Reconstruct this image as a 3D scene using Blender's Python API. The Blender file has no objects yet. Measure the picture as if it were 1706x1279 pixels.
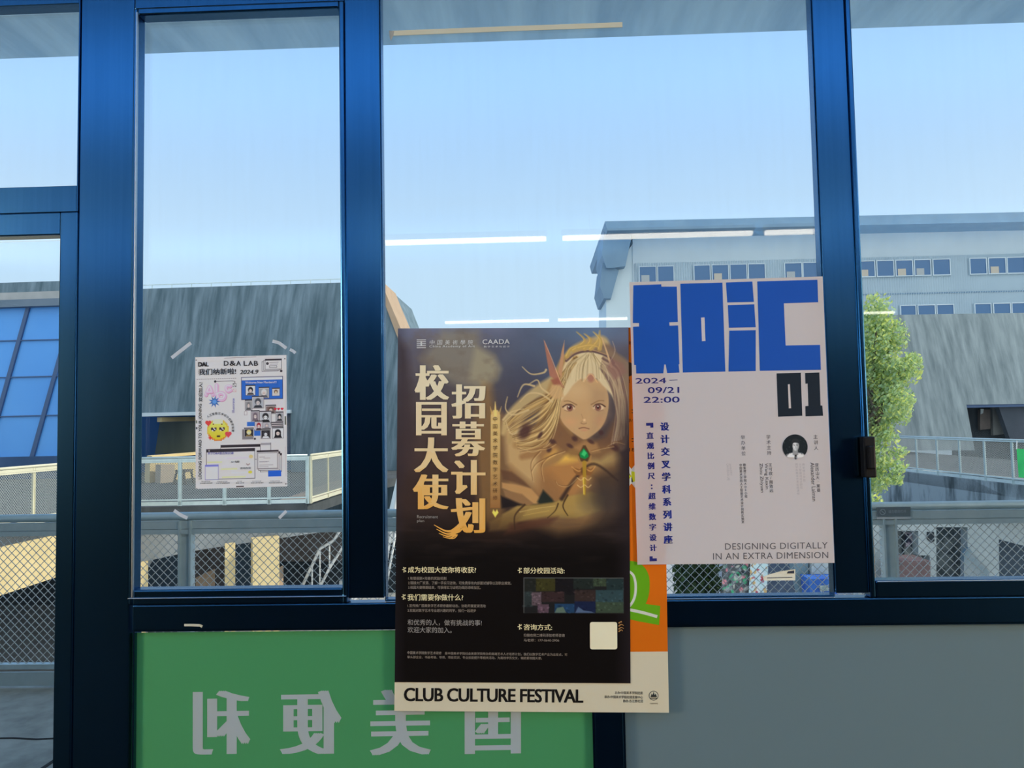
import bpy, math, random
import numpy as np
from mathutils import Vector, Matrix

C = bpy.context.scene.collection
random.seed(4)
rng = np.random.default_rng(7)

# ------------------------------------------------------------------ camera
CAM = Vector((0.0, -1.72, 1.60))
F_PX, CX, CY = 1232.0, 853.0, 639.5
YAW, PITCH, ROLL = -0.03375, 0.05216, -0.01815
FWD = Vector((math.sin(YAW) * math.cos(PITCH), math.cos(YAW) * math.cos(PITCH), math.sin(PITCH)))
_r = Vector((math.cos(YAW), -math.sin(YAW), 0))
_u = _r.cross(FWD)
RIGHT = math.cos(ROLL) * _r + math.sin(ROLL) * _u
UP = -math.sin(ROLL) * _r + math.cos(ROLL) * _u
cam_data = bpy.data.cameras.new('camera')
cam_data.sensor_fit = 'HORIZONTAL'
cam_data.sensor_width = 36.0
cam_data.lens = 36.0 * F_PX / 1706.0
cam_data.clip_start = 0.05
cam_data.clip_end = 500
cam = bpy.data.objects.new('camera', cam_data)
m = Matrix((RIGHT, UP, -FWD)).transposed().to_4x4()
m.translation = CAM
cam.matrix_world = m
C.objects.link(cam)
bpy.context.scene.camera = cam

vs = bpy.context.scene.view_settings
vs.view_transform = 'Standard'
vs.look = 'None'
vs.gamma = 1.0
vs.exposure = 0.0
vs.use_curve_mapping = False
cy = bpy.context.scene.cycles
cy.max_bounces = 10
cy.diffuse_bounces = 4
cy.transparent_max_bounces = 24
cy.transmission_bounces = 8
cy.sample_clamp_indirect = 4.0
cy.caustics_reflective = False
cy.caustics_refractive = False


def lin(c):
    out = []
    for v in c:
        v = v / 255.0
        out.append(v / 12.92 if v <= 0.04045 else ((v + 0.055) / 1.055) ** 2.4)
    return tuple(out)


# ------------------------------------------------------------------ sky
w = bpy.data.worlds.new('sky')
bpy.context.scene.world = w
w.use_nodes = True
nt = w.node_tree
nt.nodes.clear()
N = nt.nodes.new
o_ = N('ShaderNodeOutputWorld')
bg = N('ShaderNodeBackground')
tc = N('ShaderNodeTexCoord')
sep = N('ShaderNodeSeparateXYZ')
ramp = N('ShaderNodeValToRGB')
nt.links.new(tc.outputs['Generated'], sep.inputs[0])
nt.links.new(sep.outputs['Z'], ramp.inputs['Fac'])
cr = ramp.color_ramp
cr.elements[0].position = 0.0
cr.elements[0].color = (*lin((212, 238, 255)), 1)
cr.elements[1].position = 1.0
cr.elements[1].color = (*lin((84, 140, 225)), 1)
for p, c in ((0.2, (204, 233, 255)), (0.34, (184, 220, 255)), (0.5, (162, 206, 254)), (0.72, (120, 178, 245))):
    e = cr.elements.new(p)
    e.color = (*lin(c), 1)
# the half of the sky on the sun's side (right of and behind the view) is brighter
dotp = N('ShaderNodeVectorMath')
dotp.operation = 'DOT_PRODUCT'
dotp.inputs[1].default_value = Vector((0.55, -0.8, 0.2)).normalized()
nt.links.new(tc.outputs['Generated'], dotp.inputs[0])
mr = N('ShaderNodeMapRange')
mr.inputs['From Min'].default_value = 0.0
mr.inputs['From Max'].default_value = 1.0
mr.inputs['To Min'].default_value = 1.08
mr.inputs['To Max'].default_value = 2.1
nt.links.new(dotp.outputs['Value'], mr.inputs['Value'])
wm = N('ShaderNodeMix')
wm.data_type = 'RGBA'
mf = N('ShaderNodeMapRange')
mf.inputs['From Min'].default_value = -0.1
mf.inputs['From Max'].default_value = 0.6
mf.inputs['To Max'].default_value = 0.85
nt.links.new(dotp.outputs['Value'], mf.inputs['Value'])
nt.links.new(mf.outputs['Result'], wm.inputs['Factor'])
nt.links.new(ramp.outputs['Color'], wm.inputs['A'])
wm.inputs['B'].default_value = (0.80, 0.80, 0.74, 1)
nt.links.new(wm.outputs['Result'], bg.inputs['Color'])
nt.links.new(mr.outputs['Result'], bg.inputs['Strength'])
nt.links.new(bg.outputs[0], o_.inputs[0])

# ------------------------------------------------------------------ sun and added lights
SUN_DIR = Vector((0.74, 0.10, 0.66)).normalized()
sd = bpy.data.lights.new('sun', 'SUN')
sd.energy = 3.6
sd.angle = 0.009
sd.color = (1.0, 0.90, 0.70)
so = bpy.data.objects.new('sun', sd)
so.rotation_euler = (-SUN_DIR).to_track_quat('-Z', 'Y').to_euler()
so.location = (30, 5, 30)
C.objects.link(so)


def area(name, loc, direction, sx, sy, energy, color):
    d = bpy.data.lights.new(name, 'AREA')
    d.shape = 'RECTANGLE'
    d.size, d.size_y = sx, sy
    d.energy = energy
    d.color = color
    o = bpy.data.objects.new(name, d)
    o.location = loc
    o.rotation_euler = Vector(direction).to_track_quat('-Z', 'Z').to_euler()
    C.objects.link(o)
    return o


# added unseen lights: warm side fills for the posters, blue uplights for the frame reflections
area('added_side_fill', (-6.2, -3.6, 2.2), (6.2, 3.3, -0.5), 2.2, 1.2, 275, (1.0, 0.80, 0.58))
area('added_side_fill', (6.2, -3.6, 2.2), (-6.2, 3.3, -0.5), 2.2, 1.2, 325, (1.0, 0.80, 0.58))
area('added_blue_uplight', (1.2, -1.5, 2.55), (0, -0.35, 1), 9, 0.3, 92, (0.22, 0.57, 1.0))
area('added_blue_uplight', (-0.2, -4.6, 2.6), (0, -0.2, 1), 11, 0.3, 122, (0.20, 0.56, 1.0))

# ------------------------------------------------------------------ helpers


def ray(px, py):
    return RIGHT * ((px - CX) / F_PX) - UP * ((py - CY) / F_PX) + FWD


def at(px, py, y):
    d = ray(px, py)
    return CAM + d * ((y - CAM.y) / d.y)


def atz(px, py, z):
    d = ray(px, py)
    return CAM + d * ((z - CAM.z) / d.z)


def atv(px, py, p, q):
    """point where the sight line meets the upright plane through p and q"""
    n = Vector((q[1] - p[1], -(q[0] - p[0]), 0))
    d = ray(px, py)
    t = (Vector((p[0], p[1], 0)) - CAM).dot(n) / d.dot(n)
    return CAM + d * t


class MB:
    def __init__(self):
        self.v, self.f, self.mi = [], [], []

    def add(self, vs_, fs, mi=0):
        b = len(self.v)
        self.v += [tuple(x) for x in vs_]
        self.f += [tuple(b + i for i in f) for f in fs]
        self.mi += [mi] * len(fs)
        return self

    def box(self, x0, x1, y0, y1, z0, z1, mi=0):
        p = [(x0, y0, z0), (x1, y0, z0), (x1, y1, z0), (x0, y1, z0), (x0, y0, z1), (x1, y0, z1), (x1, y1, z1), (x0, y1, z1)]
        return self.add(p, [(3, 2, 1, 0), (4, 5, 6, 7), (0, 1, 5, 4), (1, 2, 6, 5), (2, 3, 7, 6), (3, 0, 4, 7)], mi)

    def prism(self, pts, d, mi=0):
        """outline pts (3D) pushed along d"""
        n = len(pts)
        d = Vector(d)
        p = [Vector(q) for q in pts] + [Vector(q) + d for q in pts]
        fs = [tuple(range(n - 1, -1, -1)), tuple(range(n, 2 * n))]
        fs += [(i, (i + 1) % n, n + (i + 1) % n, n + i) for i in range(n)]
        return self.add(p, fs, mi)

    def bar(self, a, b, w_, h_, mi=0, up=(0, 0, 1)):
        a, b = Vector(a), Vector(b)
        t = (b - a).normalized()
        s = t.cross(Vector(up))
        if s.length < 1e-4:
            s = t.cross(Vector((0, 1, 0)))
        s.normalize()
        u = s.cross(t)
        p = []
        for e in (a, b):
            for sx, su in ((-1, -1), (1, -1), (1, 1), (-1, 1)):
                p.append(e + s * (sx * w_ / 2) + u * (su * h_ / 2))
        return self.add(p, [(3, 2, 1, 0), (4, 5, 6, 7), (0, 1, 5, 4), (1, 2, 6, 5), (2, 3, 7, 6), (3, 0, 4, 7)], mi)

    def tube(self, pts, r, n=10, mi=0):
        pts = [Vector(p) for p in pts]
        rs = r if isinstance(r, (list, tuple)) else [r] * len(pts)
        vs_, fs = [], []
        prev = None
        for i, p in enumerate(pts):
            t = (pts[min(i + 1, len(pts) - 1)] - pts[max(i - 1, 0)]).normalized()
            if prev is None:
                s = t.cross(Vector((0, 0, 1)))
                if s.length < 1e-3:
                    s = t.cross(Vector((0, 1, 0)))
            else:
                s = prev - t * prev.dot(t)
            s.normalize()
            prev = s
            u = t.cross(s)
            for k in range(n):
                a = 2 * math.pi * k / n
                vs_.append(p + (s * math.cos(a) + u * math.sin(a)) * rs[i])
        for i in range(len(pts) - 1):
            for k in range(n):
                fs.append((i * n + k, i * n + (k + 1) % n, (i + 1) * n + (k + 1) % n, (i + 1) * n + k))
        fs.append(tuple(range(n - 1, -1, -1)))
        fs.append(tuple((len(pts) - 1) * n + k for k in range(n)))
        return self.add(vs_, fs, mi)

    def build(self, name, mats, parent=None, smooth=False, bevel=0.0):
        me = bpy.data.meshes.new(name)
        me.from_pydata(self.v, [], self.f)
        for mm in (mats if isinstance(mats, (list, tuple)) else [mats]):
            me.materials.append(mm)
        me.polygons.foreach_set('material_index', self.mi)
        if smooth:
            me.polygons.foreach_set('use_smooth', [True] * len(self.f))
        me.update()
        o = bpy.data.objects.new(name, me)
        C.objects.link(o)
        if parent is not None:
            par(o, parent)
        if bevel:
            b = o.modifiers.new('bevel', 'BEVEL')
            b.width = bevel
            b.segments = 2
            b.limit_method = 'ANGLE'
        return o


def par(o, parent):
    """meshes are built in world coordinates; things are unrotated empties"""
    o.parent = parent
    o.matrix_parent_inverse = Matrix.Translation(-Vector(parent.location))


def thing(name, loc, label=None, cat=None, group=None, kind=None):
    o = bpy.data.objects.new(name, None)
    o.empty_display_size = 0.05
    o.location = loc
    C.objects.link(o)
    return tag(o, label, cat, group, kind)


def tag(o, label=None, cat=None, group=None, kind=None):
    if label:
        o['label'] = label
    if cat:
        o['category'] = cat
    if group:
        o['group'] = group
    if kind:
        o['kind'] = kind
    return o


# ------------------------------------------------------------------ materials
def mat(name, col, rough=0.6, metal=0.0, spec=0.5, emit=None, estr=0.0):
    mm = bpy.data.materials.new(name)
    mm.use_nodes = True
    b = mm.node_tree.nodes['Principled BSDF']
    b.inputs['Base Color'].default_value = (*col[:3], 1)
    b.inputs['Roughness'].default_value = rough
    b.inputs['Metallic'].default_value = metal
    b.inputs['Specular IOR Level'].default_value = spec
    if emit:
        b.inputs['Emission Color'].default_value = (*emit, 1)
        b.inputs['Emission Strength'].default_value = estr
    return mm


def noisy(name, c1, c2, scale=(4, 4, 4), detail=6, rough=0.8, lo=0.35, hi=0.65, bump=0.0, rot=(0, 0, 0), spec=0.3, metal=0.0):
    mm = mat(name, c1, rough, metal, spec)
    t = mm.node_tree
    b = t.nodes['Principled BSDF']
    tcn = t.nodes.new('ShaderNodeTexCoord')
    mp = t.nodes.new('ShaderNodeMapping')
    if any(rot):
        mp.vector_type = 'TEXTURE'      # turn first, then stretch: slanting streaks
        mp.inputs['Scale'].default_value = tuple(1.0 / v for v in scale)
    else:
        mp.inputs['Scale'].default_value = scale
    mp.inputs['Rotation'].default_value = rot
    nz = t.nodes.new('ShaderNodeTexNoise')
    nz.inputs['Scale'].default_value = 1.0
    nz.inputs['Detail'].default_value = detail
    nz.inputs['Roughness'].default_value = 0.62
    rp = t.nodes.new('ShaderNodeValToRGB')
    rp.color_ramp.elements[0].position = lo
    rp.color_ramp.elements[0].color = (*c1, 1)
    rp.color_ramp.elements[1].position = hi
    rp.color_ramp.elements[1].color = (*c2, 1)
    t.links.new(tcn.outputs['Object'], mp.inputs[0])
    t.links.new(mp.outputs[0], nz.inputs['Vector'])
    t.links.new(nz.outputs['Fac'], rp.inputs[0])
    t.links.new(rp.outputs[0], b.inputs['Base Color'])
    if bump:
        bp = t.nodes.new('ShaderNodeBump')
        bp.inputs['Strength'].default_value = bump
        t.links.new(nz.outputs['Fac'], bp.inputs['Height'])
        t.links.new(bp.outputs[0], b.inputs['Normal'])
    return mm


def sheet_mat(name, col=None, trans=0.3, rough=0.55, spec=0.3, bump=0.0, bscale=14):
    """paper or film: light falls on it and some passes through it"""
    mm = mat(name, col or (0.8, 0.8, 0.8), rough, 0, spec)
    t = mm.node_tree
    b = t.nodes['Principled BSDF']
    out = t.nodes['Material Output']
    tr = t.nodes.new('ShaderNodeBsdfTranslucent')
    mx = t.nodes.new('ShaderNodeMixShader')
    mx.inputs[0].default_value = trans
    if col is None:
        at_ = t.nodes.new('ShaderNodeAttribute')
        at_.attribute_name = 'Col'
        t.links.new(at_.outputs['Color'], b.inputs['Base Color'])
        t.links.new(at_.outputs['Color'], tr.inputs['Color'])
    else:
        tr.inputs['Color'].default_value = (*col, 1)
    if bump:
        tcn = t.nodes.new('ShaderNodeTexCoord')
        nz = t.nodes.new('ShaderNodeTexNoise')
        nz.inputs['Scale'].default_value = bscale
        nz.inputs['Detail'].default_value = 3
        bp = t.nodes.new('ShaderNodeBump')
        bp.inputs['Strength'].default_value = bump
        bp.inputs['Distance'].default_value = 0.02
        t.links.new(tcn.outputs['Object'], nz.inputs['Vector'])
        t.links.new(nz.outputs['Fac'], bp.inputs['Height'])
        t.links.new(bp.outputs[0], b.inputs['Normal'])
    t.links.new(b.outputs[0], mx.inputs[1])
    t.links.new(tr.outputs[0], mx.inputs[2])
    t.links.new(mx.outputs[0], out.inputs['Surface'])
    return mm


def glass_mat(name, tint=(0.95, 0.97, 0.98), dust=0.02, refl=0.05):
    """clear window glass with a thin film of dust and rain streaks"""
    mm = bpy.data.materials.new(name)
    mm.use_nodes = True
    t = mm.node_tree
    t.nodes.clear()
    n = t.nodes.new
    out = n('ShaderNodeOutputMaterial')
    tr = n('ShaderNodeBsdfTransparent')
    tr.inputs['Color'].default_value = (*tint, 1)
    gl = n('ShaderNodeBsdfGlossy')
    gl.inputs['Roughness'].default_value = 0.015
    lw = n('ShaderNodeLayerWeight')
    lw.inputs['Blend'].default_value = 0.5
    pw = n('ShaderNodeMath')
    pw.operation = 'POWER'
    pw.inputs[1].default_value = 5
    mad = n('ShaderNodeMath')
    mad.operation = 'MULTIPLY_ADD'
    mad.inputs[1].default_value = 0.9
    mad.inputs[2].default_value = refl
    t.links.new(lw.outputs['Facing'], pw.inputs[0])
    t.links.new(pw.outputs[0], mad.inputs[0])
    m1 = n('ShaderNodeMixShader')
    t.links.new(mad.outputs[0], m1.inputs[0])
    t.links.new(tr.outputs[0], m1.inputs[1])
    t.links.new(gl.outputs[0], m1.inputs[2])
    di = n('ShaderNodeBsdfTranslucent')
    di.inputs['Color'].default_value = (0.8, 0.86, 0.9, 1)
    tcn = n('ShaderNodeTexCoord')
    mp = n('ShaderNodeMapping')
    mp.inputs['Scale'].default_value = (60, 60, 5)
    mp.inputs['Rotation'].default_value = (0, 0.12, 0)
    nz = n('ShaderNodeTexNoise')
    nz.inputs['Scale'].default_value = 1.0
    nz.inputs['Detail'].default_value = 5
    mrn = n('ShaderNodeMapRange')
    mrn.inputs['From Min'].default_value = 0.4
    mrn.inputs['From Max'].default_value = 0.75
    mrn.inputs['To Min'].default_value = dust * 0.5
    mrn.inputs['To Max'].default_value = dust * 2.5
    t.links.new(tcn.outputs['Object'], mp.inputs[0])
    t.links.new(mp.outputs[0], nz.inputs['Vector'])
    t.links.new(nz.outputs['Fac'], mrn.inputs['Value'])
    m2 = n('ShaderNodeMixShader')
    t.links.new(mrn.outputs[0], m2.inputs[0])
    t.links.new(m1.outputs[0], m2.inputs[1])
    t.links.new(di.outputs[0], m2.inputs[2])
    t.links.new(m2.outputs[0], out.inputs[0])
    return mm


M = {}
M['frame'] = noisy('dark_anodised_aluminium', (0.038, 0.135, 0.275), (0.043, 0.145, 0.29), (90, 90, 1.5), 4, 0.22, 0.4, 0.6, metal=1.0)
M['bead'] = mat('pale_aluminium_bead', (0.45, 0.5, 0.55), 0.35, 1.0)
M['glass'] = glass_mat('window_glass', dust=0.006)
M['wallpaint'] = noisy('dark_grey_wall_paint', (0.010, 0.010, 0.011), (0.014, 0.014, 0.015), (3, 3, 3), spec=0.1)
M['floor'] = noisy('dark_floor_tile', (0.008, 0.008, 0.009), (0.012, 0.012, 0.013), (5, 5, 5), rough=0.8, spec=0.1)
M['ceiling'] = noisy('pale_ceiling_paint', (0.62, 0.72, 0.82), (0.66, 0.76, 0.86), (2, 2, 2), rough=0.9)
M['tube'] = mat('lit_tube_cover', (0.9, 0.9, 0.9), 0.5, emit=(1.0, 0.93, 0.80), estr=9.0)
M['white_metal'] = mat('white_enamel', (0.75, 0.75, 0.73), 0.4)
M['galv'] = noisy('galvanised_steel', (0.54, 0.66, 0.68), (0.64, 0.75, 0.76), (9, 9, 9), rough=0.42, metal=0.25)
M['galv_sunlit'] = noisy('sunlit_cream_steel', (0.66, 0.63, 0.48), (0.74, 0.71, 0.54), (2, 2, 2), rough=0.5)  # sunlight on these railing runs is put into a creamier steel colour
M['wire'] = mat('mesh_wire_steel', (0.66, 0.68, 0.66), 0.5, 0.1)
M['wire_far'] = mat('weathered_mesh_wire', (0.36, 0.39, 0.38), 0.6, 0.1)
M['asphalt'] = noisy('weathered_asphalt', (0.32, 0.31, 0.27), (0.60, 0.58, 0.50), (5, 5, 5), 12, 0.9, 0.3, 0.7, 0.4)
M['concrete'] = noisy('streaked_glare_blue_concrete', (0.085, 0.14, 0.175), (0.21, 0.295, 0.36), (4.2, 4.2, 0.5), 9, 0.9, 0.36, 0.66, rot=(0, 0.13, 0))  # blue glare over the upper wall is partly put into this colour
M['concrete_r'] = noisy('streaked_grey_render', (0.19, 0.24, 0.26), (0.40, 0.47, 0.49), (3.6, 3.6, 0.5), 9, 0.9, 0.34, 0.70, rot=(0, -0.17, 0))
M['soffit'] = noisy('glare_blue_soffit', (0.32, 0.50, 0.66), (0.58, 0.80, 0.92), (3, 0.4, 5), 8, 0.9, 0.3, 0.7)  # blue glare over the eave is put into the soffit colour
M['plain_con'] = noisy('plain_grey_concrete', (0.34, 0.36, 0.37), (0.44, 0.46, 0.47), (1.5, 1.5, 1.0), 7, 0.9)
M['stain'] = noisy('stained_concrete', (0.11, 0.14, 0.15), (0.36, 0.42, 0.44), (2.2, 2.2, 0.5), 8, 0.9, 0.40, 0.55)
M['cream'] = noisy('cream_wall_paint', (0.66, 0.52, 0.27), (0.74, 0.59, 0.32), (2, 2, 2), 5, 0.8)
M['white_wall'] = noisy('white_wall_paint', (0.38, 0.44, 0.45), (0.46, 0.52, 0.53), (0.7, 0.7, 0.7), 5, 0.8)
M['pale_wall'] = noisy('pale_blue_grey_cladding', (0.55, 0.66, 0.74), (0.61, 0.72, 0.79), (0.3, 0.3, 0.3), 4, 0.7)
M['roof_blue'] = noisy('blue_grey_roof_sheet', (0.16, 0.27, 0.39), (0.20, 0.32, 0.44), (0.8, 0.8, 0.8), 5, 0.6)
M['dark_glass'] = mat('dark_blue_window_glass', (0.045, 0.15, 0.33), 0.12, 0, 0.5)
M['blue_glass'] = noisy('blue_tinted_glazing', (0.09, 0.34, 0.86), (0.12, 0.40, 0.92), (0.2, 0.2, 0.2), 3, 0.18)
M['blue_bar'] = mat('dark_blue_glazing_bar', (0.05, 0.11, 0.25), 0.5)
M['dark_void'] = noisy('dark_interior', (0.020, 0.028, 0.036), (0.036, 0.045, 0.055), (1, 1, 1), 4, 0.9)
M['navy_door'] = mat('dark_navy_door', (0.025, 0.06, 0.10), 0.5)
M['brown_wall'] = noisy('brown_grey_wall', (0.10, 0.085, 0.08), (0.15, 0.13, 0.12), (2, 2, 2), 5, 0.9)
M['shaded_floor'] = noisy('shade_toned_paving', (0.055, 0.062, 0.068), (0.095, 0.105, 0.11), (1.2, 1.2, 1.2), 7, 0.9)  # floor colour darkened to stand for the shade lying on it
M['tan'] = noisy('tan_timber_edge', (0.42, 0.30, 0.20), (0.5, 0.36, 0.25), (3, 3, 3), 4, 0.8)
M['leaf'] = sheet_mat('leaf', None, 0.45, 0.5, 0.3)
M['bark'] = noisy('bark', (0.10, 0.08, 0.06), (0.18, 0.15, 0.11), (8, 8, 2), 6, 0.9)
M['black_plastic'] = mat('black_plastic', (0.006, 0.0065, 0.008), 0.45, 0, 0.2)
M['tape'] = sheet_mat('white_masking_tape', (0.8, 0.83, 0.86), 0.5, 0.6)
M['cream_tape'] = sheet_mat('cream_tape', (0.72, 0.71, 0.56), 0.25, 0.6)
M['frost'] = sheet_mat('frosted_film', (0.30, 0.40, 0.41), 0.6, 0.35, 0.3)
M['green_film'] = sheet_mat('green_sign_film', (0.13, 0.49, 0.21), 0.5, 0.35, 0.4)
M['green_cloth'] = sheet_mat('green_banner_cloth', (0.05, 0.55, 0.16), 0.3, 0.7)
M['grey_blue'] = mat('grey_blue_plastic', (0.32, 0.42, 0.48), 0.5)

# ------------------------------------------------------------------ the room
def struct(name, mb, mm, parent=None, bevel=0.0, smooth=False):
    o = mb.build(name, mm, parent, bevel=bevel, smooth=smooth)
    if parent is None:
        o['kind'] = 'structure'
    return o


RX0, RX1, RY, RH = -6.6, 6.6, -13.0, 3.2
struct('floor', MB().box(RX0, RX1, RY, 0.10, -0.12, 0.0), M['floor'])
struct('ceiling', MB().box(RX0, RX1, RY, 0.16, RH, RH + 0.2), M['ceiling'])
struct('wall_left', MB().box(RX0 - 0.2, RX0, RY, 0.16, 0, RH), M['wallpaint'])
struct('wall_right', MB().box(RX1, RX1 + 0.2, RY, 0.16, 0, RH), M['wallpaint'])
struct('wall_back', MB().box(RX0 - 0.2, RX1 + 0.2, RY - 0.2, RY, 0, RH), M['wallpaint'])
FX0, FX1, FTOP = -2.22, 2.22, 2.98     # the glazed screen
struct('wall_front', MB().box(RX0, FX0, 0.0, 0.16, 0, RH).box(FX1, RX1, 0.0, 0.16, 0, RH).box(FX0, FX1, 0.0, 0.16, FTOP, RH), M['wallpaint'])

# fixed bars of the screen (interior face at y = 0)
D0, D1, GY = 0.0, 0.035, 0.020
Z0 = 1.131      # top of the lower panels
struct('trim_1', MB().box(-1.095, -0.962, D0, D1, 0, FTOP), M['frame'], bevel=0.003)          # post between door and casement
struct('trim_2', MB().box(-0.447, -0.362, D0, D1, Z0 + 0.07, FTOP), M['frame'], bevel=0.003)  # post left of the big pane
struct('trim_3', MB().box(0.667, 0.742, D0, D1, Z0 + 0.07, FTOP), M['frame'], bevel=0.003)    # post right of the big pane
struct('trim_4', MB().box(-0.955, 2.0, D0, D1, Z0, 1.190), M['frame'], bevel=0.003)           # rail under the upper panes
struct('trim_5', MB().box(-0.962, -0.447, D0, D1, 2.622, FTOP), M['frame'], bevel=0.003)      # head over the casement
struct('trim_6', MB().box(0.115, 0.181, D0, D1, 0.0, Z0), M['frame'], bevel=0.003)            # post between lower panels
struct('trim_7', MB().box(-0.955, 2.0, D0, D1, 0.0, 0.12), M['frame'], bevel=0.003)           # sill rail
struct('trim_8', MB().box(2.0, FX1, D0, D1, 0.0, FTOP), M['frame'], bevel=0.003)
struct('trim_9', MB().box(FX0, -2.10, D0, D1, 0.0, FTOP), M['frame'], bevel=0.003)


def frame_bars(x0, x1, z0, z1, l, r, b, t, y0=D0, y1=D1):
    mb = MB()
    mb.box(x0, x0 + l, y0, y1, z0, z1).box(x1 - r, x1, y0, y1, z0, z1)
    mb.box(x0 + l, x1 - r, y0, y1, z0, z0 + b).box(x0 + l, x1 - r, y0, y1, z1 - t, z1)
    return mb


def pane(x0, x1, z0, z1, parent, mm=None, y=GY, name='pane'):
    return MB().box(x0, x1, y, y + 0.006, z0, z1).build(name, mm or M['glass'], parent)


# transom light over the door (top left)
w1 = thing('window_1', (-1.6, 0, 2.1), kind='structure')
frame_bars(-2.10, -1.0951, 2.125, FTOP, 0.05, 0.003, 0.064, FTOP - 2.640, -0.004).build('window_frame', M['frame'], w1, bevel=0.003)
pane(-2.05, -1.098, 2.19, 2.63, w1)
# glazed door leaf (left)
d1 = thing('door_1', (-1.6, 0, 0), kind='structure')
frame_bars(-2.10, -1.0951, 0.02, 2.125, 0.06, 0.043, 0.10, 0.055, -0.004).build('door_frame', M['frame'], d1, bevel=0.003)
pane(-2.04, -1.138, 0.12, 2.063, d1)
# casement with the small poster
w2 = thing('window_2', (-0.7, 0, 1.2), kind='structure')
frame_bars(-0.962, -0.447, 1.1905, 2.622, 0.0105, 0.012, 0.036, 0.018, -0.006, 0.033).build('window_frame', M['frame'], w2, bevel=0.004)
pane(-0.953, -0.458, 1.224, 2.606, w2)
MB().box(-0.9525, -0.9485, -0.0105, -0.004, 1.2095, 2.610).box(-0.960, -0.449, -0.0105, -0.004, 1.2070, 1.2090).build('glazing_bead', M['bead'], w2, bevel=0.001)
# big fixed pane
w3 = thing('window_3', (0.15, 0, 1.2), kind='structure')
frame_bars(-0.3615, 0.6665, 1.1905, FTOP, 0.002, 0.002, 0.006, 0.22, 0.006, 0.034).build('window_frame', M['frame'], w3, bevel=0.002)
pane(-0.360, 0.665, 1.195, 2.77, w3)
MB().box(-0.359, 0.664, 0.000, 0.0055, 1.1907, 1.1930).build('glazing_bead', M['bead'], w3, bevel=0.001)
# right-hand casement
w4 = thing('window_4', (1.4, 0, 1.2), kind='structure')
frame_bars(0.742, 2.0, 1.1905, FTOP, 0.012, 0.05, 0.039, 0.22, -0.006, 0.033).build('window_frame', M['frame'], w4, bevel=0.004)
pane(0.753, 1.951, 1.228, 2.77, w4)
MB().box(0.756, 1.95, -0.008, -0.0055, 1.2265, 1.2290).build('glazing_bead', M['bead'], w4, bevel=0.001)
hp, hq = at(1440, 727, -0.02), at(1458, 795, -0.02)
hd = MB().box(hp.x - 0.006, hq.x, -0.03, -0.006, hq.z, hp.z)
hd.box(hp.x - 0.002, hq.x - 0.008, -0.045, -0.03, hq.z + 0.02, hp.z - 0.02)
latch = hd.build('window_latch', M['black_plastic'], w4, bevel=0.003)
# lower frosted pane, right
w5 = thing('window_5', (1.0, 0, 0.1), kind='structure')
frame_bars(0.181, 2.0, 0.12, Z0, 0.004, 0.03, 0.01, 0.003, 0.004, 0.034).build('window_frame', M['frame'], w5)
pane(0.184, 1.975, 0.128, Z0 - 0.002, w5, M['frost'], name='frosted_pane')
# lower left pane carrying the green film sign
w6 = thing('window_6', (-0.4, 0, 0.1), kind='structure')
frame_bars(-0.955, 0.115, 0.12, Z0, 0.004, 0.004, 0.01, 0.003, 0.004, 0.034).build('window_frame', M['frame'], w6)
pane(-0.953, 0.113, 0.128, Z0 - 0.002, w6)

# ceiling lights of the hall, seen mirrored in the big pane


def mirror_z(px, py, z, yg=GY):
    p = atz(px, py, z)
    return Vector((p.x, 2 * yg - p.y, z))


LZ = 2.98
rows = [(636, 410, 912, 403), (935, 402, 1258, 390)], [(735, 540, 922, 535), (932, 535, 1062, 531)]
LIGHTS = []
proto = None


def ceiling_light(loc, ln, label):
    t = thing('ceiling_light', loc, label, 'ceiling light', 'tube lights of the hall')
    x, y, z = loc
    MB().box(x - ln / 2, x + ln / 2, y - 0.035, y + 0.035, z + 0.03, z + 0.075).build('housing', M['white_metal'], t, bevel=0.004)
    MB().box(x - ln / 2 + 0.01, x + ln / 2 - 0.01, y - 0.026, y + 0.026, z, z + 0.03).build('tube_cover', M['tube'], t, bevel=0.008)
    for s in (-1, 1):
        MB().tube([(x + s * ln * 0.35, y, z + 0.075), (x + s * ln * 0.35, y, RH)], 0.004, 6).build('hanging_rod', M['white_metal'], t)
    return t


def copy_tree(o, loc, label=None):
    c = o.copy()
    C.objects.link(c)
    c.location = loc
    if label:
        c['label'] = label
    for ch in o.children:
        k = ch.copy()
        C.objects.link(k)
        k.parent = c
        k.matrix_parent_inverse = ch.matrix_parent_inverse.copy()
        for g in ch.children:
            q = g.copy()
            C.objects.link(q)
            q.parent = k
            q.matrix_parent_inverse = g.matrix_parent_inverse.copy()
    return c


a0, a1 = mirror_z(636, 407, LZ), mirror_z(912, 402, LZ)
b0, b1 = mirror_z(935, 401, LZ), mirror_z(1258, 390, LZ)
y1_ = (a0.y + a1.y + b0.y + b1.y) / 4
y2_ = (mirror_z(800, 538, LZ).y + mirror_z(1000, 533, LZ).y) / 2
ln1 = b1.x - b0.x
step = ln1 + (b0.x - a1.x)
xc = (b0.x + b1.x) / 2
first = ceiling_light((xc, y1_, LZ), ln1, 'tube light mirrored as the long bar across the white building roof')
copy_tree(first, (xc - step, y1_, LZ), 'tube light mirrored as the bar left of the white building, in the sky')
sx0 = mirror_z(1277, 387.5, LZ).x
sx1 = mirror_z(1395, 384, LZ).x
ceiling_light(((sx0 + sx1) / 2, y1_, LZ), sx1 - sx0, 'short tube light mirrored beside the right post, right of the long bar')
xd = (mirror_z(735, 540, LZ).x + mirror_z(922, 535, LZ).x) / 2
copy_tree(first, (xd, y2_, LZ), 'far tube light mirrored just above the dark poster top')
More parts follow.
